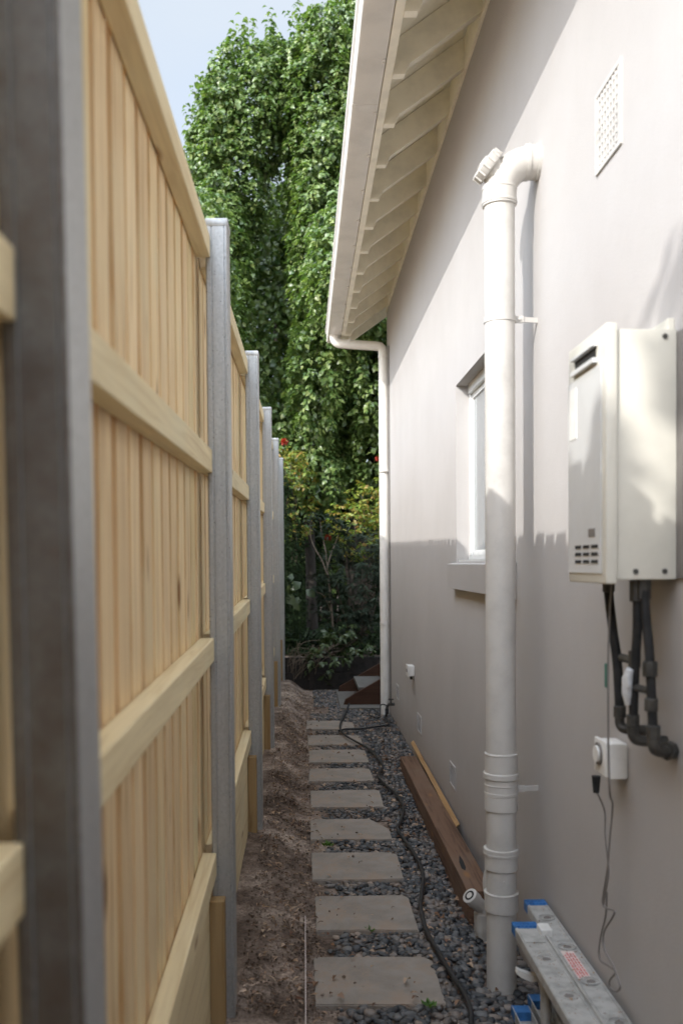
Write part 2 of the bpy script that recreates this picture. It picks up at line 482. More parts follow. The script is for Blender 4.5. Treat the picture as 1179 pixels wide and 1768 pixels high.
# window
fr = MB()
FX = RD-.012
fr.box(FX-.03, FX+.02, WY0, WY0+.045, WZ0, WZ1).box(FX-.02, FX+.02, WY1-.032, WY1, WZ0, WZ1)
fr.box(FX-.03, FX+.02, WY0+.045, WY1-.032, WZ1-.05, WZ1).box(FX-.03, FX+.02, WY0+.045, WY1-.032, WZ0, WZ0+.035)
fr.box(FX-.02, FX+.015, 4.40, 4.44, WZ0+.05, WZ1-.05)
win = fr.build('window', M['wframe'], house)
sa = MB().box(FX-.010, FX+.01, WY1-.058, WY1-.033, WZ0+.036, WZ1-.052)
sa.box(FX-.010, FX+.01, 4.442, 4.475, WZ0+.036, WZ1-.052).box(FX-.010, FX+.01, 4.475, WY1-.058, WZ1-.080, WZ1-.052).box(FX-.010, FX+.01, 4.475, WY1-.058, WZ0+.036, WZ0+.062)
sa.build('sash', M['wframe'], win)
MB().box(FX-.004, FX, WY0+.045, 4.40, WZ0+.05, WZ1-.05).build('pane', mat_glass(), win)
MB().box(FX-.002, FX+.003, 4.475, WY1-.058, WZ0+.062, WZ1-.080).build('pane', bpy.data.materials['window_glass'], win)
MB_s = MB().prism([(WX-.047, 1.487), (WX-.040, 1.355), (WX+.01, 1.345), (WX+.01, 1.4965)], 'y', WY0-.04, WY1+.045)
MB_s.build('sill', M['wall'], win)
MB().box(WX+.0105, RD-.035, WY0+.003, WY1-.003, 1.48, WZ0+.012).build('inner_sill', M['wframe'], win)

# vents
def vent(y0, y1, z0, z1, kind):
    f = MB(); t = .012
    pr = .006
    f.box(WX-pr, WX+.01, y0, y1, z0, z0+t).box(WX-pr, WX+.01, y0, y1, z1-t, z1).box(WX-pr, WX+.01, y0, y0+t, z0+t, z1-t).box(WX-pr, WX+.01, y1-t, y1, z0+t, z1-t)
    v = f.build('vent', M['pipe'] if kind == 'grid' else M['wall'], house)
    g = MB()
    if kind == 'grid':
        n = 9
        for i in range(1, n):
            z = z0+(z1-z0)*i/n; g.box(WX-.004, WX+.002, y0+t, y1-t, z-.0045, z+.0045)
        for i in range(1, n):
            y = y0+(y1-y0)*i/n; g.box(WX-.0045, WX+.0015, y-.0045, y+.0045, z0+t, z1-t)
    else:
        n = 8
        for i in range(n):
            z = z0+t+(z1-z0-2*t)*(i+.5)/n
            g.prism([(WX-.004, z-.006), (WX+.0, z-.006), (WX+.006, z+.003), (WX+.002, z+.003)], 'y', y0+t, y1-t)
    g.build('grille', M['pipe'] if kind == 'grid' else M['wall'], v)
    MB().box(WX-.0016, WX+.004, y0+t, y1-t, z0+t, z1-t).build('opening', M['dark'] if kind != 'grid' else M['ventback'], v)
p = onX(1030, 305, WX); q = onX(1074, 265, WX); p2 = onX(1030, 190, WX)
vent(q[1], p[1], p[2], p[2]+.225, 'grid')
for (xa, xb, yt, yb) in ((721, 727.5, 1233, 1270), (777, 787, 1315, 1367), (684.5, 689, 1183, 1211)):
    a = onX(xb, yb, WX); b = onX(xa, yt, WX)
    vent(a[1], b[1], a[2], a[2]+.135, 'louvre')

# eaves: rafters, fascia, lining, roof
SL = .70
def raf(name, y, t=.045):
    prof = [(.424, 3.755), (.424, 3.722), (.478, 3.722), (.500, 3.757+SL*.02), (WX+.05, 3.757+SL*(WX+.05-.48)), (WX+.05, 3.87+SL*(WX+.05-.424)), (.424, 3.868)]
    MB().prism(prof, 'y', y-t/2, y+t/2).build(name, M['cream'], roof)
roof_b = MB()
xr, zr = 5.0, 3.905+SL*(5.0-.36)
roof_b.prism([(.30, 3.905+SL*(-.06)), (xr, zr), (xr, zr+.05), (.30, 3.955+SL*(-.06))], 'y', Y0, Y1+.16)
roof = roof_b.build('roof', M['tiles'], house)
lin = MB()                                       # lining boards above the rafters
lin.prism([(.424, 3.872), (2.2, 3.872+SL*(2.2-.424)), (2.2, 3.884+SL*(2.2-.424)), (.424, 3.884)], 'y', Y0, Y1+.13)
lin.build('eave_lining', M['cream'], roof)
y = 9.12
while y > -.5:
    raf('rafter', y); y -= .482
MB().box(.386, .4235, Y0, Y1+.155, 3.727, 3.885, .002).build('fascia', M['cream'], roof)
MB().prism([(.424, 3.735), (.47, 3.715), (WX+.3, 3.715+SL*(WX+.3-.47)), (WX+.3, 3.90+SL*(WX+.3-.424)), (.424, 3.90)], 'y', Y1+.135, Y1+.16).build('bargeboard', M['cream'], roof)
fz = MB(); fz.box(WX-.014, WX-.0005, Y0, Y1-.002, 3.985, 4.15)
fz.build('wall_trim', M['cream'], roof)
# gutter
gp = [(.382, 3.835), (.382, 3.733), (.272, 3.733), (.256, 3.739), (.249, 3.752), (.249, 3.822), (.240, 3.830), (.236, 3.842), (.241, 3.853), (.252, 3.857), (.262, 3.852),
      (.262, 3.849), (.252, 3.854), (.243, 3.851), (.239, 3.842), (.242, 3.832), (.252, 3.824), (.252, 3.754), (.258, 3.742), (.273, 3.736), (.379, 3.736), (.379, 3.835)]
gut = MB().prism(gp, 'y', Y0, Y1+.19).build('gutter', M['gutter'], house, smooth=True)
MB().prism([(.38, 3.835), (.38, 3.735), (.272, 3.735), (.256, 3.741), (.251, 3.752), (.251, 3.85)], 'y', Y1+.1901, Y1+.192).build('stop_end', M['gutter'], gut)
y = 9.0
while y > .2:
    MB().box(.366, .380, y-.012, y+.012, 3.716, 3.7325, .002).build('gutter_bracket', M['gutter'], gut)
    y -= .482
for yy in (4.6, 7.4):
    MB().prism([(.381, 3.731), (.272, 3.7312), (.2545, 3.737), (.247, 3.751), (.247, 3.822), (.249, 3.822), (.249, 3.752), (.256, 3.739), (.272, 3.733), (.381, 3.733)], 'y', yy-.02, yy+.02).build('gutter_joint', M['gutter'], gut)
# downpipe at the far corner
dp = [(.318, 9.18, 3.74), (.318, 9.18, 3.715)]+arc((.378, 9.18, 3.715), (-1, 0, 0), (0, 0, -1), .06, 0, math.pi/2-.06, 6)
dp += [(.72, 9.175, 3.628)]+[(.765, 9.17, 3.620), (.785, 9.17, 3.60), (.793, 9.165, 3.565), (.794, 9.16, 3.5), (.792, 9.13, .0), (.792, 9.13, -.06)]
dpo = MB().tube(dp, .0455, 20).build('downpipe', M['gutter'], house, smooth=True)
for z in (3.52, 2.4, .9): MB().tube([(.793, 9.155 - (.03 if z < 3 else 0), z-.012), (.793, 9.155-(.03 if z < 3 else 0), z+.012)], .0485, 20).build('pipe_clip', M['gutter'], dpo, smooth=True)
MB().tube([(.452, 9.18, 3.668), (.475, 9.18, 3.664)], .0495, 20).build('socket', M['gutter'], dpo, smooth=True)
MB().tube([(.318, 9.18, 3.744), (.318, 9.18, 3.722)], .0495, 20).build('socket', M['gutter'], dpo, smooth=True)
MB().tube(smooth_path([(.836, 9.02, .15), (.836, 9.02, 1.6), (.836, 9.03, 3.6)]), .006, 8).build('cable', M['cord'], house, smooth=True)

# ================================================================== drain pipe
PXc, PYc = .707, 3.34
drain = thing('drain_pipe', 'tall cream drain pipe with screw capped elbow at its top entering the wall', 'drain pipe', (PXc, PYc, -.1))
zt = 2.80
MB().tube([(PXc, PYc, -.13), (PXc, PYc, 2.79)], .0535, 40).build('pipe', M['pipe'], drain, smooth=True)
el = [(PXc, PYc, 2.775), (PXc, PYc, 2.80)]+arc((PXc+.115, PYc, 2.805), (-1, 0, 0), (0, 0, 1), .115, 0, math.pi/2, 12)+[(WX-.03, PYc, 2.92)]
elo = MB().tube(el, .0565, 40).build('elbow', M['pipe'], drain, smooth=True)
rr = MB()
for (x0, x1, r) in ((WX-.048, WX-.036, .0625), (WX-.036, WX-.010, .0595), (WX-.010, WX+.004, .0635)):
    rr.tube([(x0, PYc, 2.92), (x1, PYc, 2.92)], r, 40)
rr.build('wall_collar', M['pipe'], drain, smooth=True)
ax = Vector((-.80, -.05, .60)).normalized(); c0 = Vector((PXc+.015, PYc, 2.862))
br = MB().tube([c0, c0+ax*.060], .046, 32).build('access_branch', M['pipe'], elo, smooth=True)
cp = MB().tube([c0+ax*.054, c0+ax*.060, c0+ax*.086, c0+ax*.091], [.058, .062, .062, .057], 40)
u = ax.orthogonal().normalized(); v = ax.cross(u)
for k in range(14):
    a = 2*math.pi*k/14; d = (u*math.cos(a)+v*math.sin(a))*.0625
    cp.tube([c0+ax*.058+d, c0+ax*.088+d], .004, 8)
cp.tube([c0+ax*.091, c0+ax*.099], [.028, .026], 6)
cp.build('access_cap', M['pipe'], elo, smooth=True)
for nm, lst in (('socket', [(2.765, 2.838, .0600), (2.772, 2.782, .0625), (2.820, 2.830, .0618)]),
                ('socket', [(.735, .805, .0580), (.800, .808, .0595), (.716, .737, .0640), (.655, .714, .0585), (.655, .668, .0600), (.690, .697, .0600), (.600, .655, .0592)]),
                ('socket', [(.436, .462, .0635), (.385, .437, .0598), (.442, .448, .0645)]),
                ('coupling', [(.232, .300, .0605), (.294, .302, .0622)])):
    b = MB()
    for z0, z1, r in lst: b.tube([(PXc, PYc, z0), (PXc, PYc, z0+.002), (PXc, PYc, z1-.002), (PXc, PYc, z1)], [r-.002, r, r, r-.002], 40)
    b.build(nm, M['pipe'], drain, smooth=True)
for z in (2.365, .675):
    b = MB().tube([(PXc, PYc, z-.012), (PXc, PYc, z+.012)], .0562, 40)
    b.box(PXc+.052, PXc+.085, PYc-.006, PYc+.006, z-.012, z+.012, .001)
    b.prism([(PXc+.08, PYc-.003), (WX, PYc+.012), (WX, PYc+.018), (PXc+.08, PYc+.003)], 'z', z-.009, z+.009)
    b.tube([(PXc+.068, PYc-.012, z), (PXc+.068, PYc+.012, z)], .005, 8)
    b.build('bracket', M['pipe'], drain, smooth=True)
MB().tube([(PXc-.002, PYc-.0530, .352), (PXc-.002, PYc-.060, .352)], .004, 8).build('screw', M['pipe'], drain, smooth=True)

gx, gy = .725, 3.78
g = thing('inspection_pipe', 'short open ended white waste pipe poking out of pebbles behind tall drain pipe', 'pipe stub', (gx, gy, -.06))
MB().tube([(gx, gy, -.1), (gx, gy, .09)], .034, 24).tube([(gx, gy, -.02), (gx, gy, .055)], .037, 24).build('riser', M['pipe'], g, smooth=True)
a0 = Vector((gx, gy, .07)); ad = Vector((-.62, -.35, .70)).normalized()
MB().tube([a0, a0+ad*.0615], .029, 24).build('branch', M['pipe'], g, smooth=True)
b = MB().tube([a0+ad*.06, a0+ad*.0615, a0+ad*.0985, a0+ad*.10], [.030, .0325, .0325, .030], 24)
MB().tube([a0+ad*.095, a0+ad*.1008], .0215, 20).build('bore', M['lag'], g, smooth=True)
MB().tube([a0+ad*.096, a0+ad*.1014], .013, 16).build('inner_pipe', M['pipe'], g, smooth=True)
b.build('open_socket', M['pipe'], g, smooth=True)
MB().tube(smooth_path([(.80, 3.80, -.05), (.765, 3.80, .08), (.75, 3.81, .17), (.77, 3.81, .25), (.81, 3.81, .29), (.85, 3.81, .30)]), .021, 16).build('bent_pipe', M['pipe'], None, smooth=True, label='thin bent cream waste pipe curving from the pebbles into the wall', category='waste pipe')

# ================================================================== paling fence
fence = thing('paling_fence', 'tall new treated pine paling fence with galvanised steel posts and four rails per bay', 'fence', (-.29, 3, 0))
def fz_(y): return .021*(y-3.0)
PF = [-3.05, -1.05, .95, 2.98, 4.98, 6.98, 8.98, 10.98]     # near face of each post
PD = .10
def post(y):
    x0, x1 = -.305, -.235
    top = 2.590+.018*(y-3)
    g_ = .003
    poly = [(x0+.004, y), (x0+.017, y), (x0+.018, y+g_), (x0+.021, y+g_), (x0+.022, y), (x1-.012, y), (x1-.011, y+g_), (x1-.009, y+g_), (x1-.008, y), (x1-.004, y), (x1-.001, y+.002), (x1, y+.006),
            (x1, y+PD-.004), (x1-.004, y+PD), (x0+.004, y+PD), (x0, y+PD-.004), (x0, y+.004)]
    o = MB().prism(poly, 'z', -.3, top).build('post', M['galv'], fence)
    c = MB().box(x0-.0025, x1+.0025, y-.0025, y+PD+.0025, top-.016, top+.012, .008)
    c.build('post_cap', M['galv'], o, smooth=True)
    return o
for y in PF:
    o = post(y)
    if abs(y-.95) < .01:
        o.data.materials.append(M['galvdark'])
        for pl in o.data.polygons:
            if pl.normal.y < -.7: pl.material_index = 1  # front face takes a darker steel: shade put into the colour, plus mottling
        o['label'] = 'front face painted dark as in shade, with brown mottling'
    if abs(y-.95) < .01: o.matrix_basis = Matrix.Translation((-.27, y, 1.5)) @ Matrix.Rotation(-.011, 4, 'Y') @ Matrix.Translation((.27, -y, -1.5))
RZ = [(.485, .56), (1.197-.01, 1.262), (1.795, 1.87), (2.475, 2.545)]
def bar_y(mb, x0, x1, ya, yb, z0, z1, b=.004):
    k = len(mb.v)
    mb.box(x0, x1, ya, yb, z0, z1, b)
    for i in range(k, len(mb.v)):
        x, y, z = mb.v[i]; mb.v[i] = (x, y, z+fz_(y))
for i in range(len(PF)-1):
    ya, yb = PF[i]+PD+.001, PF[i+1]-.001
    for j, (z0, z1) in enumerate(RZ):
        mb = MB(); dz = rnd.uniform(-.006, .006)
        ym = ya+(yb-ya)*.5
        bar_y(mb, -.3355, -.290, ya-(.09 if False else 0), yb, z0+dz, z1+dz)
        mb.build('rail', M['pineH'], fence)
    # palings: a row of boards with narrow gaps, a second row lapped behind closing them
    mb = MB()
    for n in range(int((PF[i+1]-PF[i])/.139)+2):
        y = (math.floor(PF[i]/.139)+n)*.139
        if y < PF[i]-.01 or y >= PF[i+1]-.01: continue
        x1 = -.3370-rnd.uniform(0, .0025)
        h_ = fz_(y)
        mb.box(-.3510, x1, y+.020+rnd.uniform(-.005, .005), y+.121+rnd.uniform(-.005, .005), .31+h_*.5, 2.692+h_*.8+rnd.uniform(-.003, .003), .002)
        mb.box(-.3860, -.3720, y+.139-.090, y+.139+.040, .31+h_*.5, 2.690+h_*.8+rnd.uniform(-.004, .004), .002)
    mb.build('palings', M['pineV'], fence)
    mb = MB(); bar_y(mb, -.334, -.3095+0.0, ya+.002, yb-.002, -.12, .468, .003); mb.build('plinth_board', M['pineH'], fence)
    mb = MB(); bar_y(mb, -.3085, -.262, yb-.055, yb-.003, -.1, .425, .002); mb.build('cleat', M['plinth'], fence)

# ================================================================== stepping stones
SLABS = [(545, 772, 1648, 1732), (545, 724, 1546, 1605), (540, 698, 1471, 1518), (538, 679, 1412, 1448), (536, 663, 1364, 1393),
         (534, 646, 1326, 1348), (533, 636, 1293, 1315), (532, 626, 1268, 1285), (530, 613, 1243, 1258)]
SLAB_LABEL = ['nearest and largest looking grey stone slab, dusty, in front of the drain pipe foot', 'second grey slab from the camera, clean rectangular with dry twig on it',
              'third grey slab from the camera, small weed sprouting behind its back edge', 'fourth grey slab from the camera with clipped back right corner touching the hose',
              'fifth grey slab from the camera, level with the near half of the timber beam', 'sixth grey slab from the camera, level with far end of the timber beam',
              'seventh grey slab from the camera, third from the far end of the path', 'pale eighth slab from the camera, second last before the steps', 'farthest grey slab of the path, crossed by the hose near the steps']
for i, (xa, xb, yt, yb) in enumerate(SLABS):
    A = onZ(xa, yb, .014); B = onZ(xb, yb, .014); T = onZ((xa+xb)/2, yt, .014)
    x0, x1, y0, y1 = A[0], B[0], (A[1]+B[1])/2, T[1]
    j = lambda s=.006: rnd.uniform(-s, s)
    poly = [(x0+j(), y0+j()), (x0+(x1-x0)*.5, y0+j(.004)), (x1+j(), y0+j()), (x1+j(), y1-.03+j()), (x1-.03+j(), y1+j()), (x0+(x1-x0)*.4, y1+j(.004)), (x0+j(), y1+j())]
    if i == 3: poly[3] = (x1-.005, y0+.20); poly[4] = (x1-.10, y1)
    if i == 8: poly[3] = (x1, y1-.16); poly[4] = (x1-.12, y1)
    bm = bmesh.new()
    fine = []
    for k in range(len(poly)):
        p0, p1 = Vector(poly[k]), Vector(poly[(k+1) % len(poly)])
        m_ = max(1, int((p1-p0).length/.03))
        for q_ in range(m_):
            pt = p0.lerp(p1, q_/m_); fine.append(pt+Vector((rnd.uniform(-1, 1), rnd.uniform(-1, 1)))*.0015)
    vs = [bm.verts.new((p_.x-x0, p_.y-y0, 0)) for p_ in fine]
    f = bm.faces.new(vs)
    r_ = bmesh.ops.extrude_face_region(bm, geom=[f])
    bmesh.ops.translate(bm, vec=(0, 0, .034), verts=[e for e in r_['geom'] if isinstance(e, bmesh.types.BMVert)])
    top = [e for e in bm.edges if all(v_.co.z > .03 for v_ in e.verts)]
    bmesh.ops.bevel(bm, geom=top, offset=.004, segments=2, affect='EDGES')
    o = MB().bm(bm).build('stepping_stone', M['slate'], None)
    o.location = (x0, y0, -.023+rnd.uniform(-.002, .002)); o.rotation_euler = (rnd.uniform(-.006, .006), rnd.uniform(-.006, .006), 0)
    tag(o, SLAB_LABEL[i], 'paving slab', 'stone slabs set in a line down the side path')
slab_rects = []
for (xa, xb, yt, yb) in SLABS:
    A = onZ(xa, yb, .014); B = onZ(xb, yb, .014); T = onZ((xa+xb)/2, yt, .014)
    slab_rects.append((A[0], B[0], A[1], T[1]))
def on_slab(x, y, m=.0):
    return any(a-m < x < b+m and c-m < y < d+m for a, b, c, d in slab_rects)

# ================================================================== pebbles, litter, clods
def unit_ico(sub):
    bm = bmesh.new(); bmesh.ops.create_icosphere(bm, subdivisions=sub, radius=1); bm.verts.index_update()
    V = np.array([v_.co[:] for v_ in bm.verts]); F = np.array([[v_.index for v_ in f_.verts] for f_ in bm.faces]); bm.free(); return V, F
def pebbles():
    rng = np.random.default_rng(3)
    Va, Fa, k = [], [], 0
    I2, I1 = unit_ico(2+0), unit_ico(2)
    LO = unit_ico(1)
    cells = {}
    def try_add(x, y, r):
        key = (int(x/.05), int(y/.05))
        for dx in (-1, 0, 1):
            for dy in (-1, 0, 1):
                for (a, b, c) in cells.get((key[0]+dx, key[1]+dy), ()):
                    if (a-x)**2+(b-y)**2 < ((r+c)*.60)**2: return False
        cells.setdefault(key, []).append((x, y, r)); return True
    N = 0
    for t in range(60000):
        x = rng.uniform(.03, WX-.005); y = rng.uniform(2.7, 10.9)
        left = .47
        if y > 8.9: left = .05+.2*(y > 9.2)-.15*(y > 9.6)
        dens = 1.0 if x > left else .0
        if x < left and y < 8.9:                                  # between the slabs: sparser on the soil side
            dens = max(0, min(.8, (x-.08)/.28))
            if y < 4.8 and x > .15: dens = max(dens, .55)
        if rng.random() > dens: continue
        if on_slab(x, y, .002): continue
        if .685 < x < .805 and 3.93 < y < 6.75 and rng.random() < .95: continue
        r = rng.uniform(.010, .023) if y < 9 else rng.uniform(.010, .018)
        if x < left: r *= .85
        if (x-PXc)**2+(y-PYc)**2 < (.06+r*.5)**2: continue
        if not try_add(x, y, r): continue
        V, F = (I2 if y < 5 else LO)
        s = np.array([r*rng.uniform(1.0, 1.45), r*rng.uniform(.8, 1.05), r*rng.uniform(.45, .65)])
        P = V*s
        ph = rng.uniform(0, 6, 3)
        P = P*(1+.09*np.sin(V[:, [0]]*3+ph[0])+.07*np.sin(V[:, [1]]*4+ph[1])+.05*np.cos(V[:, [2]]*5+ph[2]))
        a = rng.uniform(0, math.pi); b = rng.normal(0, .22)
        c_, s_ = math.cos(a), math.sin(a); cb, sb = math.cos(b), math.sin(b)
        Rm = np.array([[c_, -s_, 0], [s_, c_, 0], [0, 0, 1]]) @ np.array([[1, 0, 0], [0, cb, -sb], [0, sb, cb]])
        P = P @ Rm.T
        z = min(soil_z(x, y), .01)+s[2]*.45+rng.uniform(0, .010)
        P = P+np.array([x, y, z])
        Va.append(P); Fa.append(F+k); k += len(V); N += 1
    print('pebbles', N)
    fast_mesh('pebbles', np.concatenate(Va), np.concatenate(Fa), M['pebble'], None, True, kind='stuff', label='dark river pebbles filling the path beside the slabs', category='pebbles')
pebbles()

def leaf_mesh(P, D, Nn, L, W, curl=.15, fold=.25, wpos=.42):
    """P base points, D axis, Nn normal hint, L length, W half width; 5 verts and 4 triangles a leaf"""
    D = D/np.linalg.norm(D, axis=1, keepdims=True)
    S = np.cross(D, Nn); S /= (np.linalg.norm(S, axis=1, keepdims=True)+1e-9)
    U = np.cross(S, D)
    L = L[:, None]; W = W[:, None]
    base = P; mc = P+D*L*.5+U*L*curl*.5
    ml = P+D*L*wpos+S*W+U*(W*fold+L*curl*.4); mr = P+D*L*wpos-S*W+U*(W*fold+L*curl*.4)
    hl = P+D*L*.75+S*W*.62+U*(W*fold*.6+L*curl*.2); hr = P+D*L*.75-S*W*.62+U*(W*fold*.6+L*curl*.2)
    tip = P+D*L-U*L*curl*.5
    V = np.stack([base, mc, ml, mr, hl, hr, tip], 1).reshape(-1, 3)
    b = np.arange(len(P))[:, None]*7
    T = np.array([[0, 3, 1], [0, 1, 2], [1, 3, 5], [1, 5, 6], [1, 6, 4], [1, 4, 2]])
    F = (b[:, :, None]+T[None]).reshape(-1, 3)
    return V, F

def litter():
    rng = np.random.default_rng(11); n = 2600
    x = rng.uniform(-.2, .83, n); y = rng.uniform(3.0, 10.8, n)
    keep = rng.random(n) < np.where(x > .5, 1.0, np.where(on_v(x, y), .16, .62)); x, y = x[keep], y[keep]; n = len(x)
    z = np.array([soil_z(a, b) for a, b in zip(x, y)])+np.where(x > .03, .022, .018)
    z = np.where(on_v(x, y), .022, z)
    P = np.stack([x, y, z], 1); a = rng.uniform(0, 2*math.pi, n)
    D = np.stack([np.cos(a), np.sin(a), rng.normal(0, .2, n)], 1); N_ = np.stack([rng.normal(0, .35, n), rng.normal(0, .35, n), np.ones(n)], 1)
    sz = rng.uniform(.010, .034, n)*rng.choice([.6, 1, 1.25], n)
    V, F = leaf_mesh(P, D, N_, sz, sz*rng.uniform(.14, .42, n), .3, .4)
    fast_mesh('leaf_litter', V, F, M['litter'], None, False, kind='stuff', label='dry fallen leaves and bark bits on the pebbles and soil', category='leaf litter')
def on_v(x, y): return np.array([on_slab(a, b) for a, b in zip(x, y)])
litter()
def clods():
    rng = np.random.default_rng(5); V1, F1 = unit_ico(1); Va, Fa, k = [], [], 0
    for t in range(3600):
        x = rng.uniform(-.24, .06) if rng.random() < .8 else rng.uniform(.05, .5); y = 3+7.5*rng.random()**1.3
        if on_slab(x, y): 
            if rng.random() < .93: continue
        r = rng.uniform(.002, .007)*(1.6 if rng.random() < .08 else 1)
        z = (.018 if on_slab(x, y) else min(soil_z(x, y)+.012, .3))
        P = V1*r*rng.uniform(.6, 1.3, (1, 3))*(1+rng.uniform(-.25, .25, (len(V1), 1)))+np.array([x, y, z])
        Va.append(P); Fa.append(F1+k); k += len(V1)
    fast_mesh('soil_crumbs', np.concatenate(Va), np.concatenate(Fa), M['soil'], None, False, kind='stuff', label='loose crumbs of brown soil along the fence and slabs', category='soil crumbs')
clods()
def chips():
    rng = np.random.default_rng(15); n = 1400
    x = rng.uniform(-.23, .06, n); y = 3+7*rng.random(n)**1.2
    z = np.array([soil_z(a, b) for a, b in zip(x, y)])+.016
    P = np.stack([x, y, z], 1); a = rng.uniform(0, 2*math.pi, n)
    D = np.stack([np.cos(a), np.sin(a), rng.normal(0, .25, n)], 1); N_ = np.stack([rng.normal(0, .5, n), rng.normal(0, .5, n), np.ones(n)], 1)
    sz = rng.uniform(.012, .045, n)
    V, F = leaf_mesh(P, D, N_, sz, sz*rng.uniform(.03, .12, n), .2, .3)
    fast_mesh('root_fibres', V, F, M['litter'], None, False, kind='stuff', label='straw, roots and wood shavings scattered over the soil strip', category='plant debris')
chips()

def weed(x, y, z, n, size, label):
    rng = np.random.default_rng(int(x*1000) % 97+n)
    a = rng.uniform(0, 2*math.pi, n)
    P = np.tile(np.array([[0., 0, 0]]), (n, 1))+rng.normal(0, size*.25, (n, 3))*np.array([1, 1, .1])
    D = np.stack([np.cos(a), np.sin(a), rng.uniform(.3, 1.2, n)], 1)
    V, F = leaf_mesh(P, D, np.tile([[0, 0, 1.]], (n, 1))+rng.normal(0, .2, (n, 3)), size*rng.uniform(.6, 1.2, n), size*rng.uniform(.12, .25, n), -.1)
    o = fast_mesh('weed', V, F, M['weedleaf'], None); o.location = (x, y, z); tag(o, label, 'weed', 'small weeds between the slabs')
M['weedleaf'] = mat_leaf('weed_leaf', [(.07, .15, .03), (.13, .24, .05)], .3, .5)
a = onZ(566, 1462, .0); weed(a[0], a[1], .005, 26, .035, 'small green weed in the gap before the fourth slab')
a = onZ(640, 1608, .0); weed(a[0], a[1], .0, 18, .03, 'low pale weed at the near edge of the second slab')
a = onZ(742, 1742, .0); weed(a[0], a[1], .01, 14, .032, 'bright green seedling at the near edge of the nearest slab')

# unseen dark boards added behind the camera to darken the post fronts
gt = thing('light_blocker', 'dark boards added behind the camera to darken the post fronts', 'light blocker', (.25, -3.6, 0))
mb = MB(); x = -.2
while x < .82: mb.box(x, x+.092, -3.62, -3.60, .05, 2.3, .002); x += .097
mb.build('blocker_boards', M['retain'], gt)
MB().box(-.2, .82, -3.598, -3.56, .3, .39).build('rail', M['retain'], gt); MB().box(-.2, .82, -3.598, -3.56, 1.9, 1.99).build('rail', M['retain'], gt)  # rails of the added light blocker
# thin edging strip in the soil
MB().box(-.0075, -.0045, 2.3, 3.82, -.05, .033).build('edging_strip', M['sticker'], None, label='thin pale plastic edging strip standing in the soil beside the nearest slabs', category='edging strip')

# ================================================================== hose
hp = [(612, 1196), (604, 1212), (597, 1228), (590, 1243), (587, 1256), (593, 1268), (612, 1280), (637, 1294), (655, 1312), (660, 1325), (652, 1340), (664, 1353), (684, 1371), (696, 1394), (690, 1420), (686, 1432), (700, 1452),
      (718, 1478), (730, 1508), (727, 1545), (726, 1568), (736, 1606), (760, 1652), (783, 1690), (803, 1718), (813, 1750), (812, 1790)]
pts = []
for i, (x, y) in enumerate(hp):
    p_ = onZ(x, y, .032)
    pts.append((p_[0], p_[1], .036 if on_slab(p_[0], p_[1], .05) else .030))
MB().tube(smooth_path(pts, 6), .0088, 12).build('garden_hose', M['black'], None, smooth=True, label='long black garden hose winding over the slabs and pebbles', category='hose')
hp = [(588, 1258), (620, 1257), (650, 1252), (668, 1250), (680, 1246), (683, 1235)]
tap = thing('garden_tap', 'small dark garden tap low on the wall corner behind the downpipe foot', 'tap', (.82, 8.9, .1))
t0 = (.825, 8.72, .16)
MB().tube([(.845, 8.72, .16), (.79, 8.72, .16), (.775, 8.72, .14), (.77, 8.72, .11)], .014, 10).build('spout', M['brass'], tap, smooth=True)
MB().tube([(.81, 8.72, .16), (.81, 8.72, .20)], .009, 8).box(.785, .835, 8.712, 8.728, .20, .212, .003).build('handle', M['brass'], tap)
MB().tube([(.77, 8.72, .12), (.77, 8.72, .07)], .017, 10).build('hose_connector', M['black'], tap, smooth=True)
pts = [(.77, 8.72, .08), (.765, 8.71, .035)]+[onZ(x, y, .03) for x, y in ((672, 1251), (655, 1254), (625, 1258), (596, 1259), (585, 1262))]
MB().tube(smooth_path(pts, 6), .0085, 10).build('tap_hose', M['black'], None, smooth=True, label='short black hose running from the garden tap across to the farthest slab', category='hose')
pts = [(.80, 8.45, .03), (.74, 8.60, .04), (.78, 8.75, .13), (.72, 8.8, .14), (.70, 8.7, .04), (.62, 8.9, .03), (.66, 9.15, .05), (.72, 9.0, .03)]
MB().tube(smooth_path(pts, 8), .006, 8).build('thin_hose', M['black'], None, smooth=True, label='thin tangled dark irrigation hose at the foot of the downpipe', category='hose')

# ================================================================== timber on the ground
bm_ = MB().box(.690, .803, 3.95, 6.74, -.06, .083, .004)
beam = bm_.build('timber_beam', M['beam'], None, label='reddish brown hardwood beam lying on pebbles along the wall', category='timber beam')
rc = MB().prism([(.716, 4.25), (.728, 4.22), (.738, 4.26), (.742, 4.36), (.738, 4.44), (.730, 4.40), (.720, 4.34)], 'z', .0832, .0842).build('knot_hole', M['dark'], beam)
b = MB(); b.prism([(.815, .10), (.835, .12), (.840, .115), (.820, .095)], 'y', 4.95, 7.15)
for i, (x, y, z) in enumerate(b.v): b.v[i] = (x-(7.15-y)*.006, y, z-(7.15-y)*.012)
b.build('timber_strip', M['strip'], None, label='long thin pale timber strip leaning between the beam and the wall', category='timber strip')

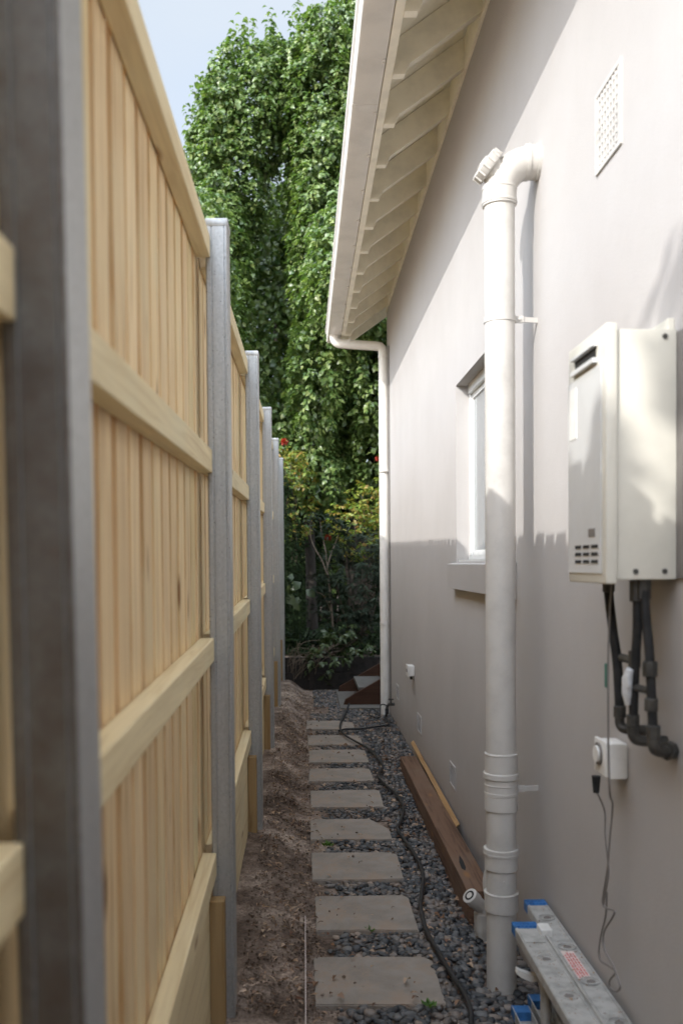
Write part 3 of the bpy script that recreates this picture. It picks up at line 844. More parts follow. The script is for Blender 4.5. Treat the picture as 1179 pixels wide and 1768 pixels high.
# ================================================================== ladder on its side
lad = thing('ladder', 'folded aluminium ladder lying on its side against the wall, blue end caps', 'ladder', (.75, 2.5, -.05))
ZT = .314
def stile(x0, x1, y1, zt, blue=True, flip=False):
    b = MB(); t = .004; h = .030; s_ = -1 if not flip else 1
    za, zb = (zt-t, zt); zc = zt-h if not flip else zt+h
    b.box(x0, x1, .55, y1, za, zb, .0008)
    lo, hi = sorted((za if not flip else zb, zc))
    b.box(x0, x0+t, .55, y1, lo, hi).box(x1-t, x1, .55, y1, lo, hi)
    o = b.build('stile', M['alu'], lad)
    if not flip:
        e = MB().box(x0+.0035, x0+.008, .56, y1-.03, zt-.0004, zt+.0022).box(x1-.008, x1-.0035, .56, y1-.03, zt-.0004, zt+.0022).build('edge_rib', M['alu'], o)
    if blue:
        c = MB().box(x0-.001, x1+.001, y1-.045, y1+.006, zt-h-.001 if not flip else zt-.003, (zt+.0025) if not flip else zt+h, .002)
        nx_ = 5
        for i in range(nx_):
            for j_ in range(2):
                xx = x0+.006+(x1-x0-.012)*(i+.1)/nx_; yy = y1-.040+j_*.021
                c.box(xx, xx+(x1-x0-.012)/nx_*.8, yy, yy+.017, zt+.002, zt+.0055, .0008)
        c.build('end_cap', M['blue'], o)
    return o
stA = stile(.672, .749, 3.01, ZT); stB = stile(.761, .832, 3.215, ZT-.002)
stile(.690, .749, 3.10, -.035, True, True); stile(.765, .825, 3.18, -.035, True, True)
for (x0, x1, ya) in ((.672, .749, 2.735), (.761, .832, 3.055)):
    xc = (x0+x1)/2; y = ya
    while y > .7:
        MB().tube([(xc, y, -.03), (xc, y, ZT-.004)], .016, 14).build('rung', M['alu'], lad, smooth=True)
        ring = MB()
        pr = [Vector((xc+math.cos(t_)*.026, y+math.sin(t_)*.024, ZT+.0012)) for t_ in [k*2*math.pi/28 for k in range(29)]]
        ring.tube(pr, .0022, 6, False)
        pr = [Vector((xc+math.cos(t_)*.018, y+math.sin(t_)*.017, ZT+.0002)) for t_ in [k*2*math.pi/24 for k in range(25)]]
        ring.tube(pr, .0016, 6, False)
        ring.build('rung_swage', M['alu'], lad, smooth=True)
        MB().tube([(xc+.002, y-.004, ZT-.002), (xc+.002, y-.004, ZT+.0012)], .0125, 18).build('rung_end', M['cord'], lad, smooth=True)
        y -= .235
b = MB().box(.750, .760, .6, 2.90, ZT-.012, ZT-.002, .001)
b.tube([(.7545, .6, ZT+.004), (.7545, 2.90, ZT+.004)], .0045, 10)
b.build('spreader_rod', M['alu'], lad, smooth=True)
MB().box(.738, .775, 2.895, 2.955, ZT-.004, ZT+.022, .004).build('latch', M['white'], lad)
MB().box(.677, .744, 2.85, 2.945, ZT+.0006, ZT+.0035, .001).build('stile_sleeve', M['alu'], lad)
MB().prism([(.655, .226), (.672, .218), (.700, .208), (.725, .206), (.725, .188), (.698, .186), (.668, .199), (.652, .213)], 'y', 2.86, 2.885).build('lever', M['white'], lad)
stk = MB().box(.7695, .808, 2.60, 2.79, ZT-.0018, ZT-.0008+.0006).build('warning_sticker', M['sticker'], lad)
b = MB()
for i in range(4):
    xx = .7735+i*.0085; y = 2.607
    while y < 2.78:
        l_ = rnd.uniform(.008, .022)
        if y+l_ < 2.785: b.box(xx, xx+.0045, y, y+l_, ZT-.0002, ZT+.0003)
        y += l_+.005
b.build('sticker_print', M['redp'], stk)
for k in range(26):       # grime flecks stay on the ladder
    pass

def ladder_grit():
    rg = np.random.default_rng(8); n = 260
    x = rg.uniform(.675, .83, n); y = rg.uniform(2.35, 3.15, n); k = ((x < .747) & (y < 2.95)) | ((x > .763) & (y < 3.15)); x, y = x[k], y[k]; n = len(x)
    sz = rg.uniform(.002, .009, n); sz[rg.random(n) < .06] *= 2.2; a = rg.uniform(0, 6.28, n)
    V, F = leaf_mesh(np.stack([x, y, np.full(n, ZT+.0012)], 1), np.stack([np.cos(a), np.sin(a), np.full(n, .05)], 1), np.tile([[0., 0, 1]], (n, 1)), sz, sz*.3)
    fast_mesh('bark_crumbs', V, F, M['litter'], None, kind='stuff', label='bark crumbs lying on the ladder', category='crumbs')
ladder_grit()
# ================================================================== water heater
ht = thing('water_heater', 'cream gas hot water unit mounted on the wall, slotted front cover', 'water heater', (.84, 2.2, 1.45))
MB().box(.701, .838, 2.085, 2.355, 1.456, 2.018, .006).build('casing', M['heater'], ht, smooth=True)
fc = MB().box(.674, .7005, 2.072, 2.365, 1.447, 2.030, .007).build('front_cover', M['heater'], ht, smooth=True)
MB().box(.6715, .6738, 2.100, 2.358, 1.47, 1.945, .001).build('front_panel', M['heaterf'], fc)
MB().box(.6720, .6742, 2.140, 2.300, 1.965, 1.990).build('exhaust_slot', M['dark'], fc)
b = MB().box(.662, .6738, 2.130, 2.310, 1.953, 1.9645, .002).box(.662, .6738, 2.130, 2.310, 1.9905, 1.996, .001)
b.build('exhaust_lip', M['heaterf'], fc)
for i in range(3):
    for j in range(3):
        MB().box(.6700, .6716, 2.120+i*.064, 2.167+i*.064, 1.494+j*.0175, 1.502+j*.0175).build('vent_slot', M['dark'], fc)
MB().box(.6702, .6715, 2.285, 2.340, 1.80, 1.925).build('paper_label', M['white'], fc)
MB().box(.6706, .6715, 2.14, 2.19, 1.555, 1.575).build('badge', M['cord'], fc)
for (y_, z_) in ((2.3, 1.99), ):
    pass
MB().tube([(.745, 2.0855, 1.475), (.745, 2.0815, 1.475)], .006, 10).tube([(.81, 2.0855, 1.475), (.81, 2.0815, 1.475)], .006, 10).tube([(.81, 2.0855, 2.0), (.81, 2.0815, 2.0)], .006, 10).build('screw', M['brass'], ht, smooth=True)
MB().box(.830, .8449, 2.12, 2.37, 2.018, 2.05, .002).build('mounting_bracket', M['heater'], ht)
MB().box(.838, .8445, 2.05, 2.37, 1.46, 2.01).build('back_plate', M['cord'], ht)

pw = thing('pipework', 'black lagged water and gas pipes hanging below the hot water unit', 'pipes', (.80, 2.2, 1.09))
A1 = [(.765, 2.33, 1.47), (.765, 2.33, 1.42), (.765, 2.30, 1.33), (.768, 2.275, 1.25), (.770, 2.262, 1.13), (.775, 2.26, 1.10), (.80, 2.25, 1.085), (.845, 2.25, 1.083)]
MB().tube(smooth_path(A1[:5]), .0115, 12).build('pipe', M['lag'], pw, smooth=True)
A2 = [(.765, 2.13, 1.47), (.765, 2.13, 1.34), (.765, 2.145, 1.25), (.766, 2.16, 1.10)]
MB().tube(smooth_path(A2), .0105, 12).build('pipe', M['lag'], pw, smooth=True)
A3 = [(.775, 2.12, 1.47), (.775, 2.10, 1.36), (.777, 2.085, 1.28), (.780, 2.07, 1.10)]
MB().tube(smooth_path(A3), .0105, 12).build('pipe', M['lag'], pw, smooth=True)
for (p_, r, h) in (((.765, 2.33, 1.435), .019, .03), ((.765, 2.13, 1.43), .022, .05), ((.775, 2.12, 1.435), .022, .05), ((.766, 2.150, 1.27), .018, .04), ((.777, 2.083, 1.255), .021, .035),
                   ((.778, 2.078, 1.175), .019, .03), ((.770, 2.262, 1.13), .019, .03), ((.766, 2.16, 1.125), .019, .03), ((.780, 2.07, 1.115), .020, .03)):
    r *= .82
    MB().tube([(p_[0], p_[1], p_[2]-h/2), (p_[0], p_[1], p_[2]-h/2+.002), (p_[0], p_[1], p_[2]+h/2-.002), (p_[0], p_[1], p_[2]+h/2)], [r-.003, r, r, r-.003], 8).build('fitting', M['brass'], pw)
for pth, r in (([(.770, 2.262, 1.12), (.771, 2.260, 1.098), (.785, 2.25, 1.088), (.845, 2.25, 1.086)], .015),
               ([(.766, 2.16, 1.11), (.768, 2.16, 1.088), (.785, 2.16, 1.078), (.845, 2.16, 1.076)], .016),
               ([(.780, 2.07, 1.10), (.782, 2.07, 1.08), (.80, 2.085, 1.068), (.845, 2.115, 1.063)], .0165)):
    MB().tube(smooth_path(pth), r*.82, 10).build('elbow', M['brass'], pw, smooth=True)
MB().tube([(.820, 2.098, 1.0655), (.835, 2.107, 1.0655)], .022, 8).build('union_nut', M['brass'], pw)
MB().tube([(.766, 2.165, 1.265), (.768, 2.24, 1.265)], .010, 8).build('cross_fitting', M['brass'], pw, smooth=True)
MB().tube([(.775, 2.085, 1.205), (.766, 2.15, 1.205)], .009, 8).build('cross_fitting', M['brass'], pw, smooth=True)
v_ = MB().tube([(.752, 2.140, 1.248), (.750, 2.150, 1.225), (.748, 2.150, 1.19), (.752, 2.155, 1.165)], [.008, .013, .011, .007], 10)
v_.box(.742, .750, 2.130, 2.158, 1.205, 1.235, .003)
v_.build('valve', M['valve'], pw, smooth=True)
MB().box(.744, .752, 2.285, 2.300, 1.185, 1.245, .002).build('tag', M['greenp'], pw)

# outlets
ot = thing('power_outlet', 'weatherproof white power outlet with round socket hanging below the hot water unit', 'power outlet', (.845, 2.45, .97))
MB().box(.795, .8445, 2.415, 2.505, .925, 1.020, .008).build('box', M['white'], ot, smooth=True)
MB().box(.783, .7945, 2.412, 2.508, .932, 1.024, .005).build('face_plate', M['white'], ot, smooth=True)
MB().tube([(.7835, 2.462, .985), (.778, 2.462, .985)], .030, 24).build('socket', M['cord'], ot, smooth=True)
MB().tube([(.779, 2.462, .985), (.772, 2.462, .985)], .022, 24).build('plug', M['white'], ot, smooth=True)
MB().tube([(.775, 2.462, .925), (.775, 2.462, .88)], [.012, .008], 10).build('plug_grip', M['lag'], ot, smooth=True)
o2 = thing('power_outlet', 'small white power outlet low on the wall near the downpipe', 'power outlet', (.845, 7.2, .67))
MB().box(.800, .8445, 7.12, 7.24, .620, .700, .006).build('box', M['white'], o2, smooth=True)
MB().box(.792, .7995, 7.115, 7.245, .617, .704, .003).build('face_plate', M['white'], o2, smooth=True)
MB().box(.7895, .7918, 7.14, 7.16, .65, .672).box(.7895, .7918, 7.19, 7.21, .65, .672).build('socket', M['cord'], o2)
MB().tube([(.825, 7.18, .62), (.825, 7.18, .59)], .01, 8).build('plug_grip', M['lag'], o2)

k1 = [(.745, 2.245, 1.455), (.735, 2.24, 1.30), (.738, 2.25, 1.05), (.745, 2.26, .93)]
k1 += [onX(x, y, .80) for x, y in ((1057, 1390), (1052, 1450), (1048, 1500), (1041, 1545), (1040, 1560), (1046, 1568), (1060, 1573), (1056, 1585), (1042, 1610), (1043, 1640), (1058, 1668), (1066, 1690), (1070, 1705), (1063, 1712), (1052, 1705), (1052, 1692), (1062, 1678))]
k1 += [onX(x, y, .815) for x, y in ((1050, 1668), (1034, 1655), (1036, 1620), (1045, 1580), (1047, 1540))]
MB().tube(smooth_path(k1, 5), .0027, 8).build('dangling_cable', M['cord'], None, smooth=True, label='thin grey cable dangling in a loop from under the hot water unit', category='cable')
k2 = [(.775, 2.462, .885)]+[onX(x, y, .80) for x, y in ((1043, 1400), (1044, 1440), (1048, 1480), (1050, 1510), (1044, 1545), (1041, 1565))]
MB().tube(smooth_path(k2, 5), .0024, 8).build('plug_cord', M['cord'], None, smooth=True, label='thin cord hanging from the plug of the round socket outlet', category='cord')

# ================================================================== steps and retaining wall at the far end
st = thing('garden_steps', 'low brown timber garden steps beyond the downpipe at the house corner', 'steps', (.7, 9.8, 0))
for (ya, x0) in ((9.62, .40), (10.62, .38)):
    MB().prism([(x0, .015), (x0+1.5, .015), (x0+1.5, .80), (x0+1.28, .80), (x0+.02, .075)], 'y', ya, ya+.05).build('stringer', M['stringer'], st)
for k in range(3):
    MB().box(.56+k*.3, .88+k*.3, 9.672, 10.618, .155+k*.17, .195+k*.17, .004).build('tread', M['tread'], st)
MB().box(.36, 1.4, 9.4, 10.7, -.03, .022, .006).build('concrete_pad', M['tread'], None, label='flat pale concrete pad under the foot of the garden steps', category='concrete pad')
rw = thing('retaining_wall', 'low dark timber retaining wall holding the garden bed at the path end', 'retaining wall', (.5, 11.1, 0))
for z0, z1 in ((-.1, .185), (.188, .37)):
    MB().box(-.32, 3.2, 11.02+rnd.uniform(-.004, .004), 11.11, z0, z1, .006).build('sleeper', M['retain'], rw)
for x_ in (.05, 1.4): MB().box(x_, x_+.07, 10.965, 11.019, -.1, .36, .005).build('stake', M['retain'], rw)

# ================================================================== vegetation
def norm(a): return a/(np.linalg.norm(a, axis=1, keepdims=True)+1e-9)
def make_crown(rng, lobes, per_m2, L, Wr, droop, shoot, nleaf, inner=.25, hollow=False):
    """lobes: (cx,cy,cz,rx,ry,rz); shoots grow out of each lobe's surface and carry leaves"""
    Ps, Ds, Ns, Ls = [], [], [], []
    lob = np.array(lobes)
    for (cx, cy, cz, rx, ry, rz) in lobes:
        area = 4*math.pi*(((rx*ry)**1.6+(rx*rz)**1.6+(ry*rz)**1.6)/3)**(1/1.6)
        ns = int(area*per_m2/nleaf)
        u = norm(rng.normal(size=(ns, 3)))
        rad = np.where(rng.random(ns) < inner, rng.uniform(.45, .85, ns), rng.uniform(.84, 1.02, ns))
        s = u*np.array([rx, ry, rz])*rad[:, None]+np.array([cx, cy, cz])
        # drop shoots buried deep in another lobe
        keep = np.ones(ns, bool)
        for q in lob:
            e = (s-q[:3])/q[3:]
            keep &= ~((e**2).sum(1) < .30)
        keep &= (s[:, 1] < cy+ry*.7)
        if hollow:                                  # uneven clumps with deep hollows between them
            nn = np.array([mnoise.noise((p[0]*2.1, p[1]*2.1, p[2]*1.5)) for p in s])
            keep &= nn > rng.uniform(-.45, -.10, ns)
        s, u = s[keep], u[keep]; ns = len(s)
        o = norm(u/np.array([rx, ry, rz])*np.array([1, 1, .6])+rng.normal(0, .25, (ns, 3)))
        ln = shoot*rng.uniform(.6, 1.3, ns)
        t = np.linspace(.05, 1, nleaf)[None, :]+rng.uniform(-.03, .03, (ns, nleaf))
        upk = rng.uniform(.3, 1.0, ns)[:, None]
        hor = o*np.array([1, 1, .3])
        P = s[:, None, :]+hor[:, None, :]*(ln[:, None]*.55*np.sin(t*1.5))[..., None]
        P[..., 2] += ln[:, None]*(upk*t-droop*1.6*t*t)
        az = rng.uniform(0, 2*math.pi, (ns, nleaf))
        side = np.stack([np.cos(az), np.sin(az), np.zeros_like(az)], -1)
        D = side*.75+hor[:, None, :]*.5+np.array([0, 0, -1.0])*droop+rng.normal(0, .25, (ns, nleaf, 3))
        N_ = hor[:, None, :]*.9+side*.2+np.array([0, 0, .7])+rng.normal(0, .35, (ns, nleaf, 3))
        Ps.append(P.reshape(-1, 3)); Ds.append(D.reshape(-1, 3)); Ns.append(N_.reshape(-1, 3)); Ls.append((L*rng.uniform(.65, 1.15, (ns, nleaf))).ravel())
    P, D, N_, Lx = map(np.concatenate, (Ps, Ds, Ns, Ls))
    return leaf_mesh(P, D, N_, Lx, Lx*Wr*rng.uniform(.8, 1.15, len(Lx)), .18, .3)

TD = 14.0
def tx(x, y=TD): return (x-525)/1600*y
def tz(p, y=TD): return 1.5+(972-p)/1600*y
# the tall tree: (photo x, y of top, y of bottom, half width, depth offset)
cols = [(368, 205, 480, 20, .1), (394, 118, 640, 24, -.1), (420, 84, 470, 30, .1), (455, 92, 300, 28, .1), (482, 72, 230, 24, .4), (392, 330, 700, 30, -.35), (378, 300, 720, 30, 0), (425, 620, 780, 26, .2),
        (545, 55, 420, 30, 0), (566, 45, 520, 34, -.25), (604, 10, 560, 36, 0), (645, -90, 600, 50, .2), (700, -120, 600, 60, .5), (750, -60, 700, 60, .7), (512, 85, 270, 22, .2),
        (548, 300, 600, 26, -.2), (570, 380, 720, 36, -.35), (612, 360, 760, 42, -.1), (650, 420, 860, 42, 0), (546, 540, 760, 28, -.1), (560, 600, 830, 32, -.4), (600, 620, 770, 36, -.2), (640, 640, 850, 34, -.3),
        (490, 700, 810, 24, .0), (515, 740, 850, 26, -.2), (555, 780, 890, 24, -.5), (645, 720, 860, 28, -.4),
        (580, 470, 700, 36, -1.4), (640, 430, 760, 46, -1.3), (545, 600, 770, 24, -1.4), (740, 300, 760, 80, -1.0), (380, 470, 800, 34, -1.0),  # forward lobes from here on added to shade the garden bed
        (600, 440, 640, 50, -2.2), (380, 440, 640, 34, -2.2), (740, 420, 660, 90, -2.2)]
lobes = []
for (x, yt, yb, hw, dy) in cols:
    zt_, zb_ = tz(yt), tz(yb)
    lobes.append((tx(x), TD+dy, (zt_+zb_)/2, hw/1600*TD*1.05, .75 if dy > -.9 else .5, (zt_-zb_)/2))
rng = np.random.default_rng(21)
tree = thing('tall_tree', 'tall broad green leafy tree rising behind the fence and eaves', 'tree', (.9, TD+.4, .3))
V, F = make_crown(rng, lobes, 1050, .092, .35, .55, .30, 12, .2, True)
fast_mesh('crown', V, F, M['leaf'], tree, True)
# sparser shaded foliage deeper inside the crown
lob2 = [(-.45, TD+1.7, 4.9, 1.15, .6, 3.4), (-.50, TD+1.15, 4.0, .55, .35, 3.3), (-.35, TD+2.4, 5.0, 1.4, .4, 3.0), (.8, TD+2.1, 5.6, 1.2, .7, 4.6), (1.9, TD+1.6, 6.3, 1.5, .8, 5.2), (.6, TD+1.4, 3.0, 1.6, .6, 1.8)]
V, F = make_crown(rng, lob2, 330, .13, .40, .7, .5, 10, .5)
fast_mesh('inner_foliage', V, F, M['leaf'], tree, True)
tb = MB().tube(smooth_path([(.9, TD+.6, .2), (.85, TD+.6, 2.2), (.8, TD+.7, 4.5), (.9, TD+.7, 7.5)]), [.2]*6+[.16]*6+[.10]*7, 14)
tb.build('trunk', M['blackbark'], tree, smooth=True)
for k in range(16):
    a = rnd.uniform(-1.3, 1.3); z0 = rnd.uniform(1.8, 6.0); l_ = rnd.uniform(1.5, 3.0)
    p0 = Vector((.85, TD+.62, z0)); p1 = p0+Vector((math.sin(a)*.35*l_, -.25, l_*.55)); p2 = p1+Vector((math.sin(a)*.25*l_, -.2, l_*.5))
    MB().tube(smooth_path([p0, p1, p2], 5), [.05-.004*i for i in range(11)], 8).build('limb', M['blackbark'], tree, smooth=True)
# curling top sprays
tip = []
Pt, Dt, Nt, Lt = [], [], [], []
for (x, y) in ((350, 165), (362, 150), (388, 108), (403, 72), (432, 52), (440, 62), (455, 60), (483, 55), (480, 42), (513, 25), (530, 22), (548, 28), (565, 45), (590, 5), (578, 60), (338, 195), (332, 240), (470, 75), (418, 66)):
    for rep in range(2):
        x_ = x+rnd.uniform(-6, 6)
        b0 = np.array([tx(x_), TD+rnd.uniform(-.3, .2), tz(y+55)])
        lean = rnd.uniform(-.12, .12)
        for k in range(16):
            t = k/15
            Pt.append(b0+np.array([lean*t+.02*math.sin(k*2), rnd.uniform(-.02, .02), .46*t]))
            a = rnd.uniform(0, 6.28)
            Dt.append([math.cos(a), math.sin(a)*.7, -.5+.5*(t > .9)]); Nt.append([math.cos(a)*.3, math.sin(a)*.3, 1]); Lt.append(rnd.uniform(.07, .11))
V, F = leaf_mesh(np.array(Pt), np.array(Dt), np.array(Nt, float), np.array(Lt), np.array(Lt)*.3, .35, .3)
fast_mesh('top_sprays', V, F, M['leaf'], tree, True)

def shrub(name, label, cat, base, lobes, mat, per, L, Wr, droop, shoot, nl, seed, stems=6, smat='bark', group=None, rst=.012):
    t = thing(name, label, cat, base, group)
    rg = np.random.default_rng(seed)
    V, F = make_crown(rg, lobes, per, L, Wr, droop, shoot, nl)
    fast_mesh('foliage', V, F, M[mat], t, True)
    sb = MB(); rr_ = random.Random(seed)
    for k in range(stems):
        q = rr_.choice(lobes)
        e = Vector((q[0]+rr_.uniform(-.5, .5)*q[3], q[1]+rr_.uniform(-.5, .5)*q[4], q[2]+rr_.uniform(-.2, .6)*q[5]))
        b_ = Vector(base)+Vector((rr_.uniform(-.06, .06), rr_.uniform(-.05, .05), 0))
        mid = b_.lerp(e, .5)+Vector((rr_.uniform(-.1, .1), rr_.uniform(-.1, .1), .05))
        sb.tube(smooth_path([b_, mid, e], 4), [rst*(1-.08*i) for i in range(9)], 6)
    sb.build('stems', M[smat], t, smooth=True)
    return t
# creeper covered boundary at the left, carrying on from the fence
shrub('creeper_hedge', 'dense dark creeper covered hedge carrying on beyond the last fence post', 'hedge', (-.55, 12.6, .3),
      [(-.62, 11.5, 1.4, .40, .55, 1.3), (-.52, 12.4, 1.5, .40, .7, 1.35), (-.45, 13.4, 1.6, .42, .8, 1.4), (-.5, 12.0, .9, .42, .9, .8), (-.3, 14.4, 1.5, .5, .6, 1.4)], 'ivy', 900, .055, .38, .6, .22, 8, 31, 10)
shrub('flowering_shrub', 'sunlit yellow green shrub with a red bloom above the last fence posts', 'shrub', (-.2, 12.9, .3),
      [(-.26, 12.6, 2.75, .24, .28, .30), (-.10, 12.7, 2.62, .22, .25, .24), (-.18, 12.8, 2.2, .28, .3, .4)], 'yleaf', 750, .075, .22, .4, .18, 9, 32, 7)
shrub('yellow_leaf_shrub', 'sunlit shrub with yellow, orange and green leaves beside the downpipe', 'shrub', (.75, 12.2, .36),
      [(.62, 12.0, 2.02, .24, .26, .26), (.86, 12.1, 2.2, .26, .3, .30), (.80, 12.0, 1.75, .30, .26, .25), (1.15, 12.2, 2.1, .3, .3, .5)], 'yleaf', 620, .085, .21, .3, .16, 9, 33, 9)
def bloom(name, at, label, r=.055, n=90, seed=1, parent=None):
    rg = np.random.default_rng(seed); D = norm(rg.normal(size=(n, 3))); P = D*r*.15
    V, F = leaf_mesh(P, D, np.roll(D, 1, 1), np.full(n, r), np.full(n, r*.12), .1, .1)
    o = fast_mesh(name, V+np.array(at), F, M['red'], parent)
    return o
def narrow_shrub():
    t = thing('narrow_leaf_shrub', 'dark shrub with narrow drooping grey green leaves left of the downpipe', 'shrub', (.62, 11.5, .36))
    rg = np.random.default_rng(40)
    V, F = make_crown(rg, [(.62, 11.5, 1.25, .38, .3, .5), (.85, 11.5, 1.05, .3, .3, .6), (.48, 11.45, .95, .26, .26, .38), (.72, 11.55, 1.65, .26, .25, .25)], 900, .11, .085, .35, .2, 11)
    fast_mesh('foliage', V, F, M['nleaf'], t, True)
    sb = MB()
    for k in range(8):
        b_ = Vector((.62+rnd.uniform(-.05, .05), 11.5, .3)); e = Vector((.62+rnd.uniform(-.3, .3), 11.5+rnd.uniform(-.2, .2), 1.5+rnd.uniform(-.3, .2)))
        sb.tube(smooth_path([b_, b_.lerp(e, .5)+Vector((rnd.uniform(-.08, .08), 0, 0)), e], 4), .009, 6)
    sb.build('stems', M['bark'], t, smooth=True)
narrow_shrub()
def bare_stem_shrub():
    y0 = 11.35
    t = thing('bare_stem_shrub', 'slender shrub with pale forked bare stem and one red flower', 'shrub', (.42, y0, .36))
    P = lambda x, y, yy=y0: onY(x, y, yy)
    b = MB().tube(smooth_path([P(577, 1115), P(574, 1070), P(570, 1030), P(566, 990), P(563, 985)], 5), [.014]*10+[.012]*11, 8)
    b.tube(smooth_path([P(564, 990), P(556, 968), P(543, 945), P(536, 925), P(537, 900)], 5), [.009]*10+[.006]*11, 7)
    b.tube(smooth_path([P(565, 985), P(562, 950), P(556, 925), P(552, 895)], 5), [.009]*8+[.006]*8, 7)
    b.tube(smooth_path([P(565, 980), P(572, 955), P(582, 930), P(590, 905)], 5), [.009]*8+[.006]*8, 7)
    b.tube(smooth_path([P(573, 1060), P(560, 1030), P(545, 1022), P(538, 1024)], 5), [.006]*16, 6)
    b.build('stem', M['twig'], t, smooth=True)
    rg = np.random.default_rng(44); Ps, Ds = [], []
    for (x, y, n_) in ((552, 893, 40), (537, 902, 18), (590, 903, 34), (570, 905, 34), (580, 918, 30), (556, 922, 28), (600, 925, 30), (562, 1010, 24), (578, 1000, 24), (572, 960, 12), (545, 1020, 12)):
        for k in range(n_):
            c = np.array(P(x+rg.normal(0, 5), y+rg.normal(0, 5))); c[1] += rg.normal(0, .05)
            a = rg.uniform(0, 6.28); Ps.append(c); Ds.append([math.cos(a), math.sin(a), rg.uniform(-.5, .9)])
    n = len(Ps); V, F = leaf_mesh(np.array(Ps), np.array(Ds), np.tile([[0, -.3, 1.]], (n, 1))+rg.normal(0, .3, (n, 3)), rg.uniform(.08, .14, n), rg.uniform(.009, .015, n), .25)
    fast_mesh('foliage', V, F, M['nleaf'], t, True)
    bloom('flower', P(566, 928), '', .045, 90, 5, t)
bare_stem_shrub()
o = bloom('flower', (0, 0, 0), '', .05, 90, 8, bpy.data.objects['flowering_shrub']); o.data.transform(Matrix.Translation(onY(491, 763, 12.35)))
o = bloom('flower', (0, 0, 0), '', .035, 60, 9, bpy.data.objects['yellow_leaf_shrub']); o.data.transform(Matrix.Translation(onY(652, 792, 12.0)))
shrub('low_leafy_shrub', 'low shrub with oval pale green leaves spilling over the retaining wall', 'shrub', (.28, 11.2, .36),
      [(.30, 11.0, .40, .20, .17, .22), (.42, 11.1, .52, .20, .2, .2), (.20, 11.05, .30, .12, .14, .15), (.62, 11.2, .55, .17, .18, .18)], 'bleaf', 420, .085, .26, .5, .16, 7, 51, 8)
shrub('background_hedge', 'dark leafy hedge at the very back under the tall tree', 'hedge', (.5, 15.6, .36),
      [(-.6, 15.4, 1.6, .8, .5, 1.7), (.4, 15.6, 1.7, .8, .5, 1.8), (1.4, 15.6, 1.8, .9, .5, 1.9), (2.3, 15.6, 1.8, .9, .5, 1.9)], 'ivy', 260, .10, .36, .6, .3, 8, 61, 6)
def bed_cover():
    rg = np.random.default_rng(77); n = 5200
    x = rg.uniform(-.9, 3, n); y = rg.uniform(11.05, 16, n)
    z = .37+rg.random(n)**2*.22
    V, F = leaf_mesh(np.stack([x, y, z], 1), rg.normal(size=(n, 3))*np.array([1, 1, .4]), np.tile([[0, -.4, 1.]], (n, 1))+rg.normal(0, .4, (n, 3)), rg.uniform(.05, .13, n), rg.uniform(.012, .035, n))
    fast_mesh('ground_cover', V, F, M['ivy'], None, True, kind='stuff', label='dark low ground cover in the raised garden bed', category='ground cover')
bed_cover()
# strap leaved plants at the left of the bed
def strap(name, label, base, n, L, seed):
    rg = np.random.default_rng(seed); mb = MB(); 
    for k in range(n):
        a = rg.uniform(0, 6.28); l_ = L*rg.uniform(.6, 1.1); w_ = .014
        d = Vector((math.cos(a), math.sin(a), 0)); s_ = Vector((-d.y, d.x, 0)); vs = []
        for i in range(9):
            t = i/8; p_ = Vector(base)+d*(l_*.7*t)+Vector((0, 0, l_*(1.1*t-.75*t*t))); ww = w_*(1-t**2.5)+.001
            vs += [p_-s_*ww, p_+s_*ww]
        mb.add(vs, [(2*i, 2*i+1, 2*i+3, 2*i+2) for i in range(8)])
    return mb.build(name, M['ivy'] if seed % 2 else M['nleaf'], None, smooth=True, label=label, category='plant')
strap('strap_leaf_plant', 'dark strap leaved plant in the shaded left corner of the garden bed', (-.02, 11.6, .36), 46, .75, 70)
strap('strap_leaf_plant', 'smaller strap leaved plant under the bare stemmed shrub', (.22, 11.9, .36), 40, .6, 72)
def broad_plant():
    t = thing('broad_leaf_plant', 'plant with a few broad pointed green leaves in the shade beside the last post', 'plant', (-.1, 11.4, .36))
    rg = np.random.default_rng(81); Ps = []; Ds = []
    for (x, y) in ((498, 1005), (508, 1018), (520, 1005), (503, 1040), (493, 1030), (515, 1030), (528, 1018), (505, 990)):
        Ps.append(onY(x, y, 11.35+rg.uniform(-.1, .1))); a = rg.uniform(0, 6.28); Ds.append([math.cos(a), math.sin(a)*.5-.2, -.8])
    n = len(Ps); V, F = leaf_mesh(np.array(Ps), np.array(Ds), np.tile([[0, -1., .6]], (n, 1)), rg.uniform(.14, .20, n), rg.uniform(.045, .07, n), .2)
    fast_mesh('leaves', V, F, M['bleaf'], t, True)
    sb = MB()
    for p_ in Ps: sb.tube(smooth_path([(-.1, 11.4, .34), Vector((-.1, 11.4, .34)).lerp(Vector(p_), .6)+Vector((0, 0, .12)), p_], 4), .005, 5)
    sb.build('stems', M['ivy'], t, smooth=True)
broad_plant()
def twigs():
    mb = MB(); rr_ = random.Random(4)
    for k in range(46):
        x0_ = rr_.uniform(495, 545); a = onY(x0_, rr_.uniform(1140, 1175), 11.0)
        b_ = onY(x0_+rr_.uniform(-8, 50), rr_.uniform(1105, 1150), 10.95+rr_.uniform(-.1, .1))
        m_ = (Vector(a)+Vector(b_))/2+Vector((rr_.uniform(-.06, .06), 0, rr_.uniform(.02, .10)))
        mb.tube(smooth_path([a, m_, b_], 5), rr_.uniform(.0016, .0034), 5)
    mb.build('dry_twigs', M['twig'], None, smooth=True, label='tangle of thin dry twigs hanging over the retaining wall', category='dry twigs')
twigs()
b = MB().tube(smooth_path([(.12, 13.2, .3), (.10, 13.2, 1.3), (.08, 13.15, 2.4), (.16, 13.1, 3.4)]), [.085]*6+[.075]*6+[.05]*7, 12)
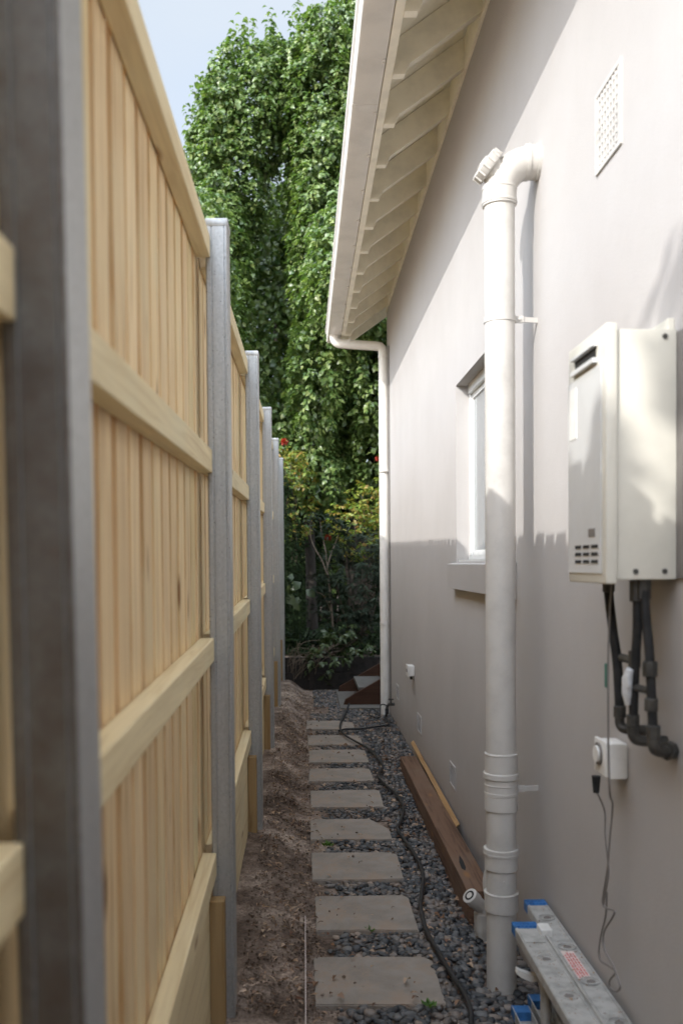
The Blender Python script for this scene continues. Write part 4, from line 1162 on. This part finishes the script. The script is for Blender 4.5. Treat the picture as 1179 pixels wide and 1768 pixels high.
dt = thing('dark_trunk_tree', 'slim tree with straight near black trunk behind the bare stemmed shrub', 'tree', (.12, 13.2, .3))
b.build('trunk', M['blackbark'], dt, smooth=True)
V, F = make_crown(np.random.default_rng(91), [(.18, 13.2, 3.0, .4, .4, .5), (-.05, 13.2, 2.6, .3, .3, .4)], 330, .085, .36, .7, .3, 9)
fast_mesh('crown', V, F, M['leaf'], dt, True)
# slender tree standing behind the near end of the fence, outside the frame: its leaves dapple the water heater
nb = thing('unseen_slender_tree', 'slender sparse tree behind the fence, left outside the picture, dappling the hot water unit', 'tree', (-2.6, -1.5, 0))
MB().tube(smooth_path([(-2.6, -1.5, -.1), (-2.55, -1.45, 2.2), (-2.30, -1.25, 4.5)]), [.05-.003*i for i in range(13)], 10).build('trunk', M['bark'], nb, smooth=True)
V, F = make_crown(np.random.default_rng(95), [(-2.15, -1.15, 4.66, .34, .34, .17)], 190, .11, .36, .5, .14, 5)
fast_mesh('crown', V, F, M['leaf'], nb, True)
dk = thing('gap_shade_tree', 'dark foliage added behind the tall tree, standing in for shade in its gap', 'tree', (-.4, 18.0, 0))  # added tree: its dark colour stands in for shade inside the crown gap
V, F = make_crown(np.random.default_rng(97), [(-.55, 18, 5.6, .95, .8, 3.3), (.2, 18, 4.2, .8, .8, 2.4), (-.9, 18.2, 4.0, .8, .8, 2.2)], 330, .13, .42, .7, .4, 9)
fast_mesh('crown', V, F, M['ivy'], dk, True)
MB().tube(smooth_path([(-.4, 18.1, -.1), (-.42, 18.1, 2.5), (-.5, 18.1, 6.5)]), [.14-.007*i for i in range(13)], 10).build('trunk', M['blackbark'], dk, smooth=True)
# boundary fence behind the garden
bf = thing('back_fence', 'old dark paling fence behind the garden at the far boundary', 'fence', (1, 16.6, 0))
mb = MB(); x = -4.5
while x < 6: mb.box(x, x+.145, 16.6, 16.615, -.1, 1.95+rnd.uniform(-.01, .01)); x += .15
mb.build('palings', M['retain'], bf)
MB().box(-4.5, 6, 16.56, 16.598, .4, .47).box(-4.5, 6, 16.56, 16.598, 1.5, 1.57).build('rail', M['retain'], bf)

for nm in ('eff',): pass
SC.render.resolution_x = 682; SC.render.resolution_y = 1024
